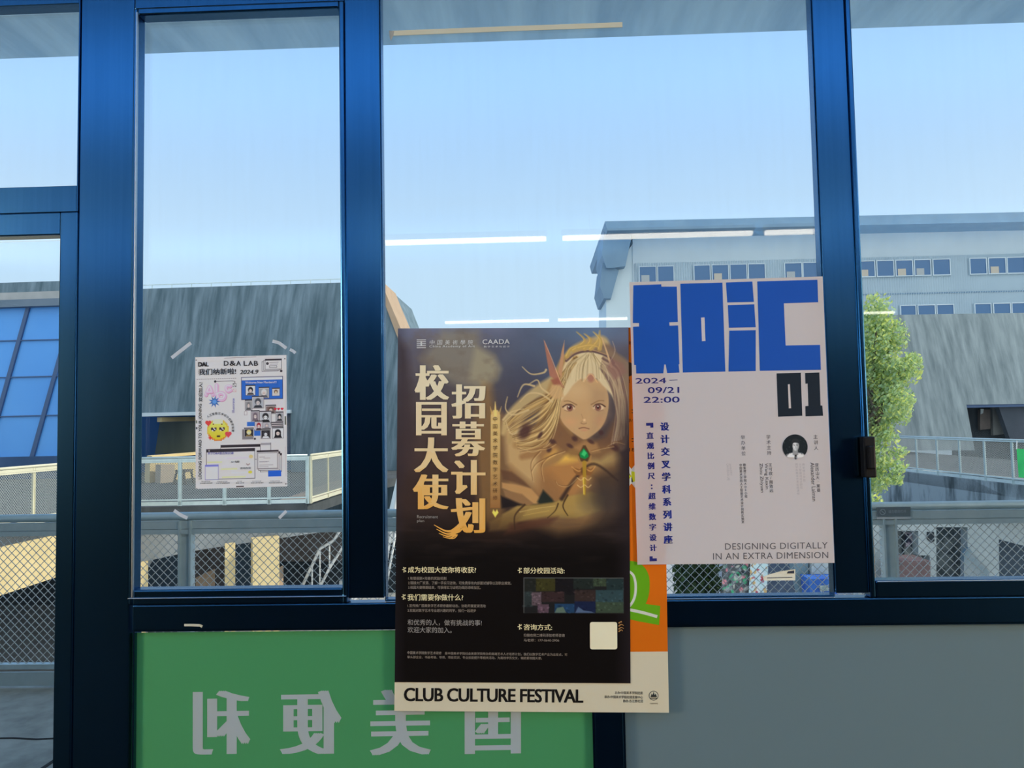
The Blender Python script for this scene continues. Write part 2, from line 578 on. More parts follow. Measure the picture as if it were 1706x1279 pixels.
copy_tree(first, (xd + step, y2_, LZ), 'far tube light mirrored above the right end of the dark poster')
copy_tree(first, (xd + 3 * step, y2_, LZ), 'far tube light mirrored over the tree top in the right window')

# ------------------------------------------------------------------ outside: balcony, eave
struct('balcony_slab', MB().box(-14, 18, 0.036, 3.10, -0.35, -0.02), M['asphalt'])
struct('eave', MB().box(-12, 16, 0.16, 3.95, 4.60, 4.9), M['soffit'])
ck = MB()
pp = [atz(x, y, -0.018) for x, y in ((-60, 1231), (20, 1229), (60, 1231), (130, 1228), (400, 1222))]
for p, q in zip(pp[:-1], pp[1:]):
    ck.bar(p, q, 0.012, 0.004)
pp = [atz(x, y, -0.018) for x, y in ((130, 1240), (88, 1268), (70, 1280), (40, 1300))]
for p, q in zip(pp[:-1], pp[1:]):
    ck.bar(p, q, 0.02, 0.004)
struct('slab_joint', ck, mat('slab_joint', (0.02, 0.02, 0.022), 0.9))


# ------------------------------------------------------------------ railings
def wires(mb, p, q, z0, z1, pitch, th):
    """diamond mesh of welded wires between two posts"""
    p, q = Vector(p), Vector(q)
    L_ = (q - p).length
    d = (q - p) / L_
    H = z1 - z0
    n = Vector((-d.y, d.x, 0))
    for sgn in (1, -1):
        k = -int(H / pitch) - 1
        while k * pitch < L_ + H:
            s0 = k * pitch
            a, b = (s0, 0.0), (s0 + H, H)
            if sgn < 0:
                a, b = (s0 + H, 0.0), (s0, H)
            (sa, za), (sb, zb) = a, b
            pts = []
            for s in (0.0, L_):
                if (sa - s) * (sb - s) < 0:
                    t = (s - sa) / (sb - sa)
                    pts.append((t, s, za + t * (zb - za)))
            ends = [(0, sa, za), (1, sb, zb)]
            ins = [e for e in ends if 0 <= e[1] <= L_] + pts
            ins.sort()
            if len(ins) >= 2:
                e0, e1 = ins[0], ins[-1]
                A = p + d * e0[1] + Vector((0, 0, z0 + e0[2])) + n * (sgn * th * 0.4)
                B = p + d * e1[1] + Vector((0, 0, z0 + e1[2])) + n * (sgn * th * 0.4)
                if (B - A).length > 0.01:
                    mb.bar(A, B, th, th, up=n)
            k += 1
    return mb


def railing(name, label, pts, zb, zt, bay, mm, pitch, th, rail_r, post_w, plate=0.0, post_at=None, group=None, wire=None):
    """pts: plan points of the run; posts, mesh panels and rails between them"""
    t = thing(name, (pts[0][0], pts[0][1], zb), label, 'railing', group)
    up = Vector((0, 0, 1))
    for a, b in zip(pts[:-1], pts[1:]):
        a, b = Vector((a[0], a[1], 0)), Vector((b[0], b[1], 0))
        L_ = (b - a).length
        d = (b - a) / L_
        MB().tube([a + up * (zt - rail_r), b + up * (zt - rail_r)], rail_r, 14).build('handrail', mm, t, smooth=True)
        zz = zt - 2 * rail_r
        if plate:
            MB().bar(a + up * (zz - plate / 2 - 0.004), b + up * (zz - plate / 2 - 0.004), 0.03, plate).build('top_plate', mm, t)
            zz -= plate + 0.004
        MB().bar(a + up * (zz - 0.018), b + up * (zz - 0.018), 0.045, 0.03).build('top_rail', mm, t)
        zl = zb + 0.12
        bt = MB()
        bt.bar(a + up * (zl + 0.015), b + up * (zl + 0.015), 0.045, 0.03)
        bt.bar(a + up * (zb + 0.055), b + up * (zb + 0.055), 0.012, 0.085)
        bt.build('bottom_rail', mm, t)
        ss = post_at or [i * bay for i in range(int(L_ / bay) + 1)]
        if post_at is None and L_ - ss[-1] > 0.2:
            ss = ss + [L_]
        for s in ss:
            c = a + d * s
            pm = MB()
            pm.bar(c + up * zb, c + up * (zt - 2 * rail_r), post_w * 0.16, post_w * 0.7, up=d)
            off = d * (post_w * 0.42)
            pm.bar(c - off + up * zb, c - off + up * (zt - 2 * rail_r), post_w * 0.7, post_w * 0.14, up=d)
            pm.bar(c + off + up * zb, c + off + up * (zt - 2 * rail_r), post_w * 0.7, post_w * 0.14, up=d)
            pm.build('post', mm, t)
        for s0, s1 in zip(ss[:-1], ss[1:]):
            pw = post_w * 0.5
            wires(MB(), a + d * (s0 + pw), a + d * (s1 - pw), zl + 0.03, zz - 0.033, pitch, th).build('mesh_panel', wire or M['wire'], t)
    return t


NR = 2.95
xs_l, xs_r = at(310.5, 930, NR).x, at(1482, 930, NR).x
bayn = (xs_r - xs_l) / 2
xs = [xs_l + bayn * k for k in range(-2, 5)]
zt_near = at(700, 847, NR).z
railing('balcony_railing', 'long grey balcony railing with diamond mesh right outside the windows', [(xs[0], NR), (xs[-1], NR)], -0.02, zt_near, 0,
        M['galv'], 0.0535, 0.0036, 0.026, 0.085, 0.048, [bayn * k for k in range(7)])

ZF, ZW = 0.99, -0.10      # far walkway: rail top, floor


def plan(px, py, z=ZF):
    p = atz(px, py, z)
    return (p.x, p.y)


A0, A1 = plan(-60, 783.5), plan(214, 761.5)
B1 = plan(512, 756)
C1 = plan(640, 740.5)
railing('walkway_railing', 'far railing run catching the sun, beyond the door pane at left', [A0, A1], ZW, ZF, 1.55, M['galv_sunlit'], 0.055, 0.008, 0.025, 0.06, 0.05, wire=M['wire_far'])
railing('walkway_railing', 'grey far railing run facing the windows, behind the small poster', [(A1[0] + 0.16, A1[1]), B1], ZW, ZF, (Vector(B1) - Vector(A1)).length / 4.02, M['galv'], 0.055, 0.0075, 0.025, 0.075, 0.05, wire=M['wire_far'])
railing('walkway_railing', 'sunlit far railing run going away right of the small poster', [(B1[0] + 0.07, B1[1] + 0.03), C1], ZW, ZF, 1.15, M['galv_sunlit'], 0.055, 0.008, 0.025, 0.06, 0.05, wire=M['wire_far'])
E0, E1 = plan(1440, 723.5), plan(1740, 732.6)
railing('walkway_railing', 'far railing beyond the right window, running behind the tree', [E0, E1], ZW, ZF, 1.0, M['galv'], 0.055, 0.005, 0.022, 0.055, 0.0, wire=M['wire_far'])

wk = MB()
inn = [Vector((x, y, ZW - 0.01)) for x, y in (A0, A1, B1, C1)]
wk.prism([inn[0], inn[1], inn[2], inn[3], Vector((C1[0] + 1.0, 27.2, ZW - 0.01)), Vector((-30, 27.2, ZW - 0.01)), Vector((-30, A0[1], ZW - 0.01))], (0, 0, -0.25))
struct('walkway_slab', wk, M['shaded_floor'])
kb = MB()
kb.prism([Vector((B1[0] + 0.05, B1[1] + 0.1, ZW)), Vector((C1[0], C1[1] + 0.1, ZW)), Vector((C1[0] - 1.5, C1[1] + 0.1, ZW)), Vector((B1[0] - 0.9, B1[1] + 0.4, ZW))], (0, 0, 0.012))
struct('sunlit_floor_patch', kb, M['tan'])  # tan slab put in for the sunlit patch of floor
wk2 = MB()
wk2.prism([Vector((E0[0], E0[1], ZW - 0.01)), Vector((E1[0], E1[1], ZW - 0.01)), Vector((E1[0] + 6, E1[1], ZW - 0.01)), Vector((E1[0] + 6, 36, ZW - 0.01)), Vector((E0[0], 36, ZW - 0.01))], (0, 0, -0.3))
struct('terrace_slab', wk2, M['shaded_floor'])

# parapets under the far walkway with slanted undersides


def vpoly(pts, P, Q, depth, mm, name, parent=None, back=None):
    w3_ = [atv(x, y, P, Q) for x, y in pts]
    d = Vector((Q[0] - P[0], Q[1] - P[1], 0)).normalized()
    n = Vector((-d.y, d.x, 0))
    if n.y < 0:
        n = -n
    return MB().prism(w3_, n * depth).build(name, mm, parent)


under = thing('ramp_parapet', (A1[0], A1[1], ZW - 0.3), 'slanting wall under the far walkway, sunny cream at left and grey in the middle', 'wall')
zp = [atv(x, 845, A0, A1) for x in (-60, 214)]
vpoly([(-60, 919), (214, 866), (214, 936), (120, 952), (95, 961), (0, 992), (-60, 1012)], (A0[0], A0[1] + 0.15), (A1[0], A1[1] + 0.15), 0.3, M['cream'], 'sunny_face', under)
vpoly([(214, 866), (566, 858), (566, 881), (545, 885), (455, 898), (384, 908), (320, 918), (246, 934), (236, 950), (236, 1000), (214, 1000)], (A1[0], A1[1] + 0.15), (B1[0], B1[1] + 0.15), 0.3, M['plain_con'], 'shaded_face', under)  # sun and shade on this wall are put into cream and grey

# ------------------------------------------------------------------ lower court
GZ = -4.4
struct('ground', MB().box(-70, 90, 3.6, 140, GZ - 0.3, GZ), M['plain_con'])
low = thing('lower_arcade', (-8, 24, GZ), 'shadowy ground-floor arcade with cream columns under the far walkway', 'building')
LY = 25.0
MB().prism([at(x, y, LY) for x, y in ((-120, 860), (700, 860), (700, 1190), (-120, 1190))], (0, 0.4, 0)).build('back_wall', M['dark_void'], low)  # near-black colour stands for the shade under the walkway
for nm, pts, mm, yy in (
        ('door', ((-120, 940), (97, 940), (97, 1150), (-120, 1150)), M['dark_void'], 23.6),  # dark sheet standing for the shadow below the cream wall
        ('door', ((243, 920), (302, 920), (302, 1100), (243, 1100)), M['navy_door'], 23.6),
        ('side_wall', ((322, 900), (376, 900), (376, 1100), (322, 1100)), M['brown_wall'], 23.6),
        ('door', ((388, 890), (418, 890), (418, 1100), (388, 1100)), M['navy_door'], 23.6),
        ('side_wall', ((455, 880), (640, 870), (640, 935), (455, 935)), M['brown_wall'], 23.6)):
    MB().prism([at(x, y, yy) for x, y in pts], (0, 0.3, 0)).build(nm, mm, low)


def column(x0, x1, yt, yb, y, mm, name='column'):
    """square column turned so that one face meets the sun"""
    a, b = at(x0, yt, y), at(x1, yt, y)
    w_ = b.x - a.x
    zb = GZ
    pts = [Vector((a.x, y, a.z)), Vector((b.x, y + w_ * 0.75, a.z)), Vector((b.x - w_ * 0.3, y + w_ * 1.3, a.z)), Vector((a.x - w_ * 0.3, y + w_ * 0.55, a.z))]
    return MB().prism(pts, (0, 0, zb - a.z)).build(name, mm, low)


column(375, 388, 906, 1100, 14.0, M['cream'])
column(421, 456, 898, 1100, 14.0, M['cream'])
column(226, 241, 937, 1100, 14.0, M['cream'])
hay = MB().prism([at(x, y, 19.3) for x, y in ((424, 975), (456, 950), (456, 1010), (424, 1010))], (0, 0.8, 0)).build('ramp_curb', M['tan'], low)
MB().prism([at(x, y, 19.6) for x, y in ((326, 962), (338, 956), (338, 1010), (326, 1010))], (0, 0.8, 0)).build('ramp_curb', M['tan'], low)

# white stair railings going down into the court
st = thing('stair', (at(540, 985, 17).x, 17, GZ), 'outdoor stair with white sloping railings, right of the small poster', 'stairs')


def poly_tube(pts, y, r, name, mm, dy=0.0):
    return MB().tube([at(px, py, y + i * dy) for i, (px, py) in enumerate(pts)], r, 8).build(name, mm, st, smooth=True)


poly_tube([(497, 990), (533, 914), (556, 900), (566, 884), (582, 852), (600, 800)], 15.2, 0.035, 'handrail', M['white_metal'])
poly_tube([(527, 990), (549, 946), (575, 905), (600, 860)], 15.2, 0.03, 'bottom_rail', M['white_metal'])
for px, p0, p1 in ((533, 914, 975), (549, 905, 946), (520, 940, 1000)):
    MB().tube([at(px, p0, 15.2), at(px, p1, 15.2)], 0.018, 6).build('post', M['white_metal'], st)
poly_tube([(634, 985), (645, 930), (654, 872), (676, 740)], 15.2, 0.03, 'handrail', M['white_metal'])
poly_tube([(642, 985), (652, 930), (662, 872)], 15.2, 0.025, 'bottom_rail', M['white_metal'])
MB().prism([at(x, y, 15.6) for x, y in ((646, 860), (676, 730), (700, 730), (700, 870))], (0, 0.3, 0)).build('flank', M['pale_wall'], st)
sb = MB()
for k in range(9):
    p = at(545 + k * 11, 1000 - k * 17, 15.5)
    sb.box(p.x, p.x + 0.45, 15.4, 16.6, p.z - 0.2, p.z)
sb.build('treads', M['plain_con'], st)

# ------------------------------------------------------------------ left grey building
LBY = 26.0
lb = thing('concrete_building', (at(400, 780, LBY).x, LBY, GZ), 'large streaked grey concrete building behind the small poster', 'building')
out = [(172, 483), (634, 468.5), (664, 546), (730, 720), (730, 872), (484, 872), (484, 684), (172, 690.4)]
MB().prism([at(x, y, LBY) for x, y in out], (0, 7, 0)).build('wall', M['concrete'], lb)
edge = [(634, 466), (642, 487), (668, 548), (732, 716), (726, 724), (660, 556), (634, 487)]
MB().prism([at(x, y, LBY - 0.1) for x, y in edge], (0, 3, 0)).build('edge_trim', M['tan'], lb)
MB().prism([at(x, y, LBY - 0.15) for x, y in ((172, 689), (484, 682.5), (484, 688), (172, 695))], (0, 0.5, 0)).build('ledge', M['pale_wall'], lb)
rr = MB()
rp = [at(x, y, LBY + 0.3) for x, y in ((172, 477), (634, 462.5))]
rr.bar(rp[0], rp[1], 0.03, 0.03)
for k in range(14):
    p = rp[0].lerp(rp[1], (k + 0.5) / 14)
    rr.bar(p, p - Vector((0, 0, 0.35)), 0.025, 0.025)
rr.build('roof_rail', M['galv'], lb)
# recess with a sunny side wall under the ledge
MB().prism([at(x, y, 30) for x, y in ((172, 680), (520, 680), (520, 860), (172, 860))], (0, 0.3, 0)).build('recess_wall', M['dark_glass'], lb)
MB().prism([at(x, y, 29.2) for x, y in ((266, 703), (345, 702), (345, 752), (258, 756))], (0, 0.15, 0)).build('recess_window', noisy('dim_green_glass', (0.10, 0.13, 0.10), (0.2, 0.22, 0.15), (0.6, 0.6, 0.1), 3, 0.2), lb)


def sunny(pts, y, dx, name, mm=M['cream']):
    """slab turned towards the sun: its left end is nearer the camera"""
    q = []
    x0 = min(p[0] for p in pts)
    x1 = max(p[0] for p in pts)
    for px, py in pts:
        q.append(at(px, py, y + dx * (px - x0) / (x1 - x0)))
    return MB().prism(q, (-0.3, 0.25, 0)).build(name, mm, lb)


sunny([(269, 695), (350, 694), (350, 701), (269, 702.5)], 26.0, 2.6, 'lintel')
sunny([(253, 759), (350, 751.5), (350, 756), (253, 763)], 22.5, 2.6, 'sill')
sunny([(250, 771), (350, 770), (350, 809), (249, 811)], 21.6, 3.0, 'low_wall')
sunny([(268, 774), (291, 774), (291, 806), (267, 807)], 21.3, 0.6, 'wall_panel', noisy('taupe_panel', (0.42, 0.34, 0.27), (0.46, 0.38, 0.3), (2, 2, 2)))
sunny([(249, 811), (350, 806), (350, 822), (249, 823)], 21.3, 3.0, 'plinth', noisy('taupe_plinth', (0.36, 0.30, 0.24), (0.42, 0.35, 0.28), (2, 2, 2)))
tr = MB()
ty = 20.6
for a, b in (((292, 784), (309, 784)), ((294, 787), (288, 812)), ((306, 787), (310, 810)), ((291, 808), (308, 805))):
    tr.bar(at(a[0], a[1], ty), at(b[0], b[1], ty), 0.05, 0.05)
tr.box(at(292, 786, ty).x, at(309, 786, ty).x, ty, ty + 0.5, at(292, 787, ty).z, at(292, 783, ty).z)
for a, b in (((294, 787), (288, 812)), ((306, 787), (310, 810))):
    tr.bar(at(a[0], a[1], ty) + Vector((0, 0.5, 0)), at(b[0], b[1], ty) + Vector((0, 0.5, 0)), 0.05, 0.05)
tag(tr.build('trestle_stool', M['brown_wall']), 'small brown trestle stool in front of the sunny low wall', 'stool')

# blue glazed wing at far left
gb = thing('glazed_wing', (at(20, 780, 24).x, 24, ZW), 'blue sloping glazed wing beyond the door pane', 'building')
GBY = 24.0
MB().prism([at(x, y, GBY + 0.3) for x, y in ((-160, 476), (98, 468), (112, 467), (112, 484), (98, 485), (-160, 493))], (0, 5, 0)).build('parapet', M['concrete'], gb)
MB().prism([at(x, y, GBY + 0.25) for x, y in ((-160, 493), (112, 484), (112, 496), (-160, 505))], (0, 4, 0)).build('fascia', M['plain_con'], gb)
MB().prism([at(x, y, GBY + 0.2) for x, y in ((-160, 505), (112, 496), (112, 508), (-160, 517))], (0, 4, 0)).build('gutter', noisy('blue_grey_gutter', (0.14, 0.2, 0.27), (0.18, 0.24, 0.32), (1, 1, 1)), gb)
gl = [(-160, 512), (112, 505), (112, 762), (-160, 772)]
MB().prism([at(x, y, GBY + 0.5) for x, y in gl], (0, 0.4, 0)).build('glazing', M['blue_glass'], gb)
for k in range(-2, 2):
    x0 = 47 + k * 76
    MB().prism([at(x, y, GBY + 0.42) for x, y in ((x0 - 2.5, 506), (x0 + 3.5, 506), (x0 - 68, 764), (x0 - 75, 764))], (0, 0.12, 0)).build('glazing_bar', M['blue_bar'], gb)
for y0 in (566, 627, 692):
    MB().prism([at(x, y, GBY + 0.43) for x, y in ((-160, y0 + 5), (112, y0 - 2), (112, y0 - 0.5), (-160, y0 + 6.5))], (0, 0.08, 0)).build('glazing_bar', M['blue_bar'], gb)
MB().prism([at(x, y, GBY + 0.35) for x, y in ((-160, 765), (112, 759), (112, 800), (-160, 806))], (0, 3, 0)).build('base', noisy('dark_blue_base', (0.04, 0.09, 0.2), (0.06, 0.12, 0.25), (1, 1, 1)), gb)

# ------------------------------------------------------------------ white building far right
WBY = 48.0
wb = thing('white_building', (at(1400, 700, WBY).x, WBY, GZ), 'tall white building with corrugated bands and window strips, at right', 'building')


def wq(pts, y, d, name, mm, parent=wb):
    return MB().prism([at(px, py, y) for px, py in pts], (0, d, 0)).build(name, mm, parent)


wq(((1054, 376), (2300, 340), (2300, 830), (1054, 830)), WBY, 12, 'wall', M['pale_wall'])
wq(((1008, 368.5), (2300, 340), (2300, 357), (1056, 383), (1012, 384)), WBY - 2.2, 14, 'roof', M['roof_blue'])
wq(((1008, 369), (1055, 380), (1050, 404), (1042, 443), (1022, 446), (1010, 446), (1003, 424)), WBY - 0.8, 5, 'eave_fin', M['roof_blue'])
wq(((1004, 437), (1024, 446), (1031, 450), (1018, 497), (1006, 497), (999.5, 476)), WBY - 0.5, 5, 'eave_fin', M['roof_blue'])
wq(((1010, 490), (1024, 450), (1058, 400), (1062, 410), (1062, 830), (1010, 830)), WBY + 0.1, 6, 'side_wall', noisy('pale_blue_render', (0.62, 0.74, 0.80), (0.68, 0.80, 0.85), (0.4, 0.4, 0.1)))
cp = MB()
p0, p1 = at(1057.5, 439, WBY - 0.12), at(2200, 412, WBY - 0.12)
z1c, z0c = p0.z, at(1200, 660, WBY).z
nr_ = int((p1.x - p0.x) / 0.16)
vv, ff = [], []
for i in range(nr_ * 2 + 1):
    x = p0.x + i * 0.08
    yy = WBY - 0.12 - (0.13 if i % 2 else 0)
    vv += [(x, yy, z0c), (x, yy, z1c)]
for i in range(nr_ * 2):
    ff.append((2 * i, 2 * i + 2, 2 * i + 3, 2 * i + 1))
cp.add(vv, ff)
cp.box(p0.x, p1.x, WBY - 0.11, WBY, z0c, z1c)
cp.build('corrugated_cladding', M['pale_wall'], wb)
zz = at(1500, 490, WBY).z
MB().box(p0.x, p1.x, WBY - 0.22, WBY - 0.1, zz - 0.04, zz + 0.04).build('cladding_joint', M['roof_blue'], wb)
r1 = [(1065.5, 1092), (1096, 1121.5), (1156.5, 1182), (1186.5, 1212.5), (1216.5, 1243), (1247, 1273.5), (1307.5, 1334.5), (1338, 1364), (1399, 1425), (1430, 1456), (1461, 1487.5), (1492.5, 1519), (1523.5, 1549), (1554.5, 1581.5), (1616, 1642), (1647, 1674), (1678, 1706), (1710, 1737)]
r2 = [(1497, 1521), (1526, 1553), (1557.5, 1584), (1620.5, 1646), (1651.5, 1678), (1682, 1708)]
warmish = [mat('blind_grey', (0.42, 0.46, 0.48), 0.8), mat('blind_cream', (0.55, 0.50, 0.42), 0.8)]
zt1, zb1 = at(1250, 442, WBY).z, at(1250, 466.5, WBY).z
zt2, zb2 = at(1580, 509, WBY).z, at(1580, 534, WBY).z
for row, (zt, zb) in ((r1, (zt1, zb1)), (r2, (zt2, zb2))):
    for i, (a, b) in enumerate(row):
        xa, xb = at(a, 455, WBY - 0.25).x, at(b, 455, WBY - 0.25).x
        f_ = 0.06
        mb = frame_bars(xa - f_, xb + f_, zb - f_, zt + f_, f_, f_, f_, f_, WBY - 0.36, WBY - 0.1)
        wf = mb.build('window', M['pale_wall'], wb)
        MB().box(xa, xb, WBY - 0.32, WBY - 0.26, zb, zt).build('pane', M['dark_glass'], wf)
        if i % 3 == 0 and row is r1 or i == 11:
            MB().box(xa + 0.1, xa + (xb - xa) * 0.6, WBY - 0.335, WBY - 0.325, zb, zb + (zt - zb) * 0.45).build('blind', warmish[i % 2], wf)

# ------------------------------------------------------------------ grey building right
RBY = 32.0
rb = thing('rendered_building', (at(1600, 740, RBY).x, RBY, ZW), 'dark grey rendered building with a recessed doorway, beyond the right window', 'building')
MB().prism([at(x, y, RBY) for x, y in ((1480, 524.5), (1760, 520), (1760, 672), (1610, 674), (1624, 750), (1440, 750))], (0, 6, 0)).build('wall', M['concrete_r'], rb)
MB().prism([at(x, y, RBY + 1.5) for x, y in ((1590, 660), (1780, 660), (1780, 770), (1590, 770))], (0, 0.2, 0)).build('recess_wall', M['dark_void'], rb)
MB().prism([at(x, y, RBY + 0.1) for x, y in ((1606, 673), (1760, 671), (1760, 676), (1607, 679))], (0, 1.4, 0)).build('lintel', M['blue_bar'], rb)
MB().prism([at(x, y, RBY + 1.2) for x, y in ((1654, 678), (1665, 678), (1681, 722), (1655, 725))], (0, 0.2, 0)).build('door_panel', noisy('grey_panel', (0.16, 0.17, 0.17), (0.22, 0.23, 0.22), (1, 1, 1)), rb)
MB().prism([at(x, y, RBY + 1.2) for x, y in ((1633, 682), (1650, 682), (1650, 714), (1633, 716))], (0, 0.2, 0)).build('window', M['brown_wall'], rb)
MB().prism([at(x, y, RBY + 1.1) for x, y in ((1634, 681), (1639, 681), (1638, 688), (1634, 690))], (0, 0.05, 0)).build('notice', M['white_wall'], rb)
MB().prism([at(x, y, RBY + 0.4) for x, y in ((1664, 678), (1706, 676), (1760, 676), (1760, 735), (1684, 735))], (0, 0.3, 0)).build('door_leaf', noisy('dark_grey_leaf', (0.05, 0.065, 0.085), (0.07, 0.085, 0.11), (1, 1, 1)), rb)

# stained retaining wall and white court walls under the right-hand railing
rw = thing('court_wall', (at(1600, 830, 18).x, 18, GZ), 'stained retaining wall over white court walls, under the far right railing', 'wall')
vpoly([(1430, 778), (1515, 782), (1600, 789), (1760, 804), (1760, 868), (1430, 868)], E0, E1, 0.3, M['stain'], 'retaining_wall', rw)
WY = 17.2
wl = MB()
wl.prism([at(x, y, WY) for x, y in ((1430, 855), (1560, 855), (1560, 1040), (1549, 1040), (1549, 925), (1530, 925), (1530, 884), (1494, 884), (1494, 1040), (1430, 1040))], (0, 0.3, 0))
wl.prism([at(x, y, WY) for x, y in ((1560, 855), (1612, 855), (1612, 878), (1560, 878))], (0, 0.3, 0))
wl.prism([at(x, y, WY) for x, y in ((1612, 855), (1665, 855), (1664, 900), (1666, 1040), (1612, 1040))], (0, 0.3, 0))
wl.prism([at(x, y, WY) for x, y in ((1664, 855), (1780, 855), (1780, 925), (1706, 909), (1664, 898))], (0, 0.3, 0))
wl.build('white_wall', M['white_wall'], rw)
MB().prism([at(x, y, WY + 0.5) for x, y in ((1556, 870), (1616, 870), (1616, 1040), (1556, 1040))], (0, 0.1, 0)).build('door', noisy('grey_blue_door', (0.05, 0.07, 0.08), (0.16, 0.19, 0.2), (2.5, 2.5, 2.5), 4, 0.8, 0.45, 0.55), rw)
MB().prism([at(x, y, WY + 1.2) for x, y in ((1655, 890), (1790, 900), (1790, 1040), (1655, 1040))], (0, 0.1, 0)).build('dark_opening', M['navy_door'], rw)
MB().prism([at(x, y, WY + 0.4) for x, y in ((1490, 880), (1552, 880), (1552, 1040), (1490, 1040))], (0, 0.1, 0)).build('doorway', noisy('doorway_grey', (0.26, 0.29, 0.29), (0.34, 0.37, 0.36), (2, 2, 2)), rw)
MB().prism([at(x, y, WY + 0.3) for x, y in ((1509, 888), (1520, 888), (1520, 910), (1509, 910))], (0, 0.05, 0)).build('notice', noisy('mottled_notice', (0.03, 0.04, 0.07), (0.5, 0.42, 0.5), (6, 6, 6), 3, 0.8, 0.45, 0.55), rw)
MB().prism([at(x, y, WY + 0.28) for x, y in ((1503, 886), (1506, 886), (1507, 925), (1504, 925))], (0, 0.05, 0)).build('door_post', M['dark_void'], rw)
MB().prism([at(x, y, WY - 0.03) for x, y in ((1545, 886), (1556, 886), (1557, 901), (1552, 904), (1545, 898))], (0, 0.03, 0)).build('wall_sign', M['dark_void'], rw)
MB().prism([at(x, y, WY - 0.2) for x, y in ((1606, 924), (1614, 912), (1648, 952), (1648, 1000), (1606, 1000))], (0, 0.15, 0)).build('sloped_board', noisy('blue_grey_board', (0.12, 0.22, 0.28), (0.3, 0.35, 0.37), (1.5, 1.5, 1.5)), rw)
pl_ = MB().prism([at(x, y, WY - 1.2) for x, y in ((1494, 934), (1550, 934), (1551, 1010), (1494, 1010))], (0, 0.8, 0)).build('planter', noisy('red_brown_planter', (0.12, 0.08, 0.08), (0.2, 0.13, 0.13), (3, 3, 3)))
tag(pl_, 'red-brown planter box below the white wall, beside the railing post', 'planter')

# ------------------------------------------------------------------ tree
def tree(name, label, base, trunk_h, blobs, n, size, greens, branches):
    t = thing(name, base, label, 'tree')
    tb = MB()
    b0_ = Vector(base)
    top = b0_ + Vector((0.05, 0, trunk_h))
    tb.tube([b0_, b0_.lerp(top, 0.5) + Vector((0.04, 0.03, 0)), top], [0.14, 0.10, 0.03], 8)
    for c, r in branches:
        s0 = b0_.lerp(top, r)
        tb.tube([s0, s0.lerp(Vector(c), 0.5) + Vector((0, 0, 0.12)), Vector(c)], [0.045, 0.03, 0.012], 6)
    tb.build('trunk', M['bark'], t, smooth=True)
    vv, ff, cc = [], [], []
    vol = [b[1][0] * b[1][1] * b[1][2] for b in blobs]
    tot = sum(v ** 0.8 for v in vol)
    for (c, r), v in zip(blobs, vol):
        k = int(n * v ** 0.8 / tot)
        for _ in range(k):
            d = Vector(rng.normal(size=3)).normalized() * (rng.random() ** 0.45)
            p = Vector((c[0] + d.x * r[0], c[1] + d.y * r[1], c[2] + d.z * r[2]))
            s_ = size * (0.6 + 0.8 * rng.random())
            nrm = Vector(rng.normal(size=3)).normalized()
            a = nrm.orthogonal().normalized() * s_
            bq = nrm.cross(a).normalized() * s_ * 0.55
            i0 = len(vv)
            vv += [p - a, p + bq * 0.8 - a * 0.2, p + a, p - bq * 0.8 - a * 0.2]
            ff.append((i0, i0 + 1, i0 + 2, i0 + 3))
            g = greens[int(rng.integers(len(greens)))]
            f = 0.8 + 0.4 * rng.random()
            cc += [(g[0] * f, g[1] * f, g[2] * f, 1)] * 4
    me = bpy.data.meshes.new('foliage')
    me.from_pydata([tuple(v) for v in vv], [], ff)
    ca = me.color_attributes.new('Col', 'FLOAT_COLOR', 'POINT')
    ca.data.foreach_set('color', np.array(cc, dtype=np.float32).ravel())
    me.materials.append(M['leaf'])
    fo = bpy.data.objects.new('foliage', me)
    C.objects.link(fo)
    par(fo, t)
    return t


TY = 11.5
tbase = at(1432, 700, TY)
tbase.z = GZ
spots = [(1462, 520, 26, 34), (1440, 575, 45, 55), (1485, 560, 26, 35), (1500, 615, 34, 30), (1520, 600, 14, 14), (1455, 640, 50, 45), (1490, 665, 30, 30),
         (1440, 700, 50, 40), (1495, 695, 22, 16), (1508, 680, 12, 14), (1470, 725, 28, 20), (1455, 760, 30, 25), (1497, 752, 16, 10), (1485, 775, 28, 16), (1450, 800, 34, 25), (1490, 798, 18, 12), (1445, 832, 26, 14), (1410, 620, 40, 90), (1405, 740, 40, 70)]
bl = []
for px, py, rx, rz in spots:
    p = at(px, py, TY + rng.uniform(-0.35, 0.35))
    k = (TY + 1.72) / F_PX
    bl.append((p, (rx * k, min(rx, rz) * k * 1.1, rz * k)))
tree('tree', 'leafy green tree rising beside the right post, outside the right window', tbase, at(1432, 560, TY).z - GZ, bl, 19000, 0.042,
     [lin((188, 208, 150)), lin((198, 216, 150)), lin((182, 208, 156)), lin((228, 234, 140)), lin((168, 196, 150))],
     [(bl[i][0], 0.60 + 0.03 * i) for i in range(0, 12)])


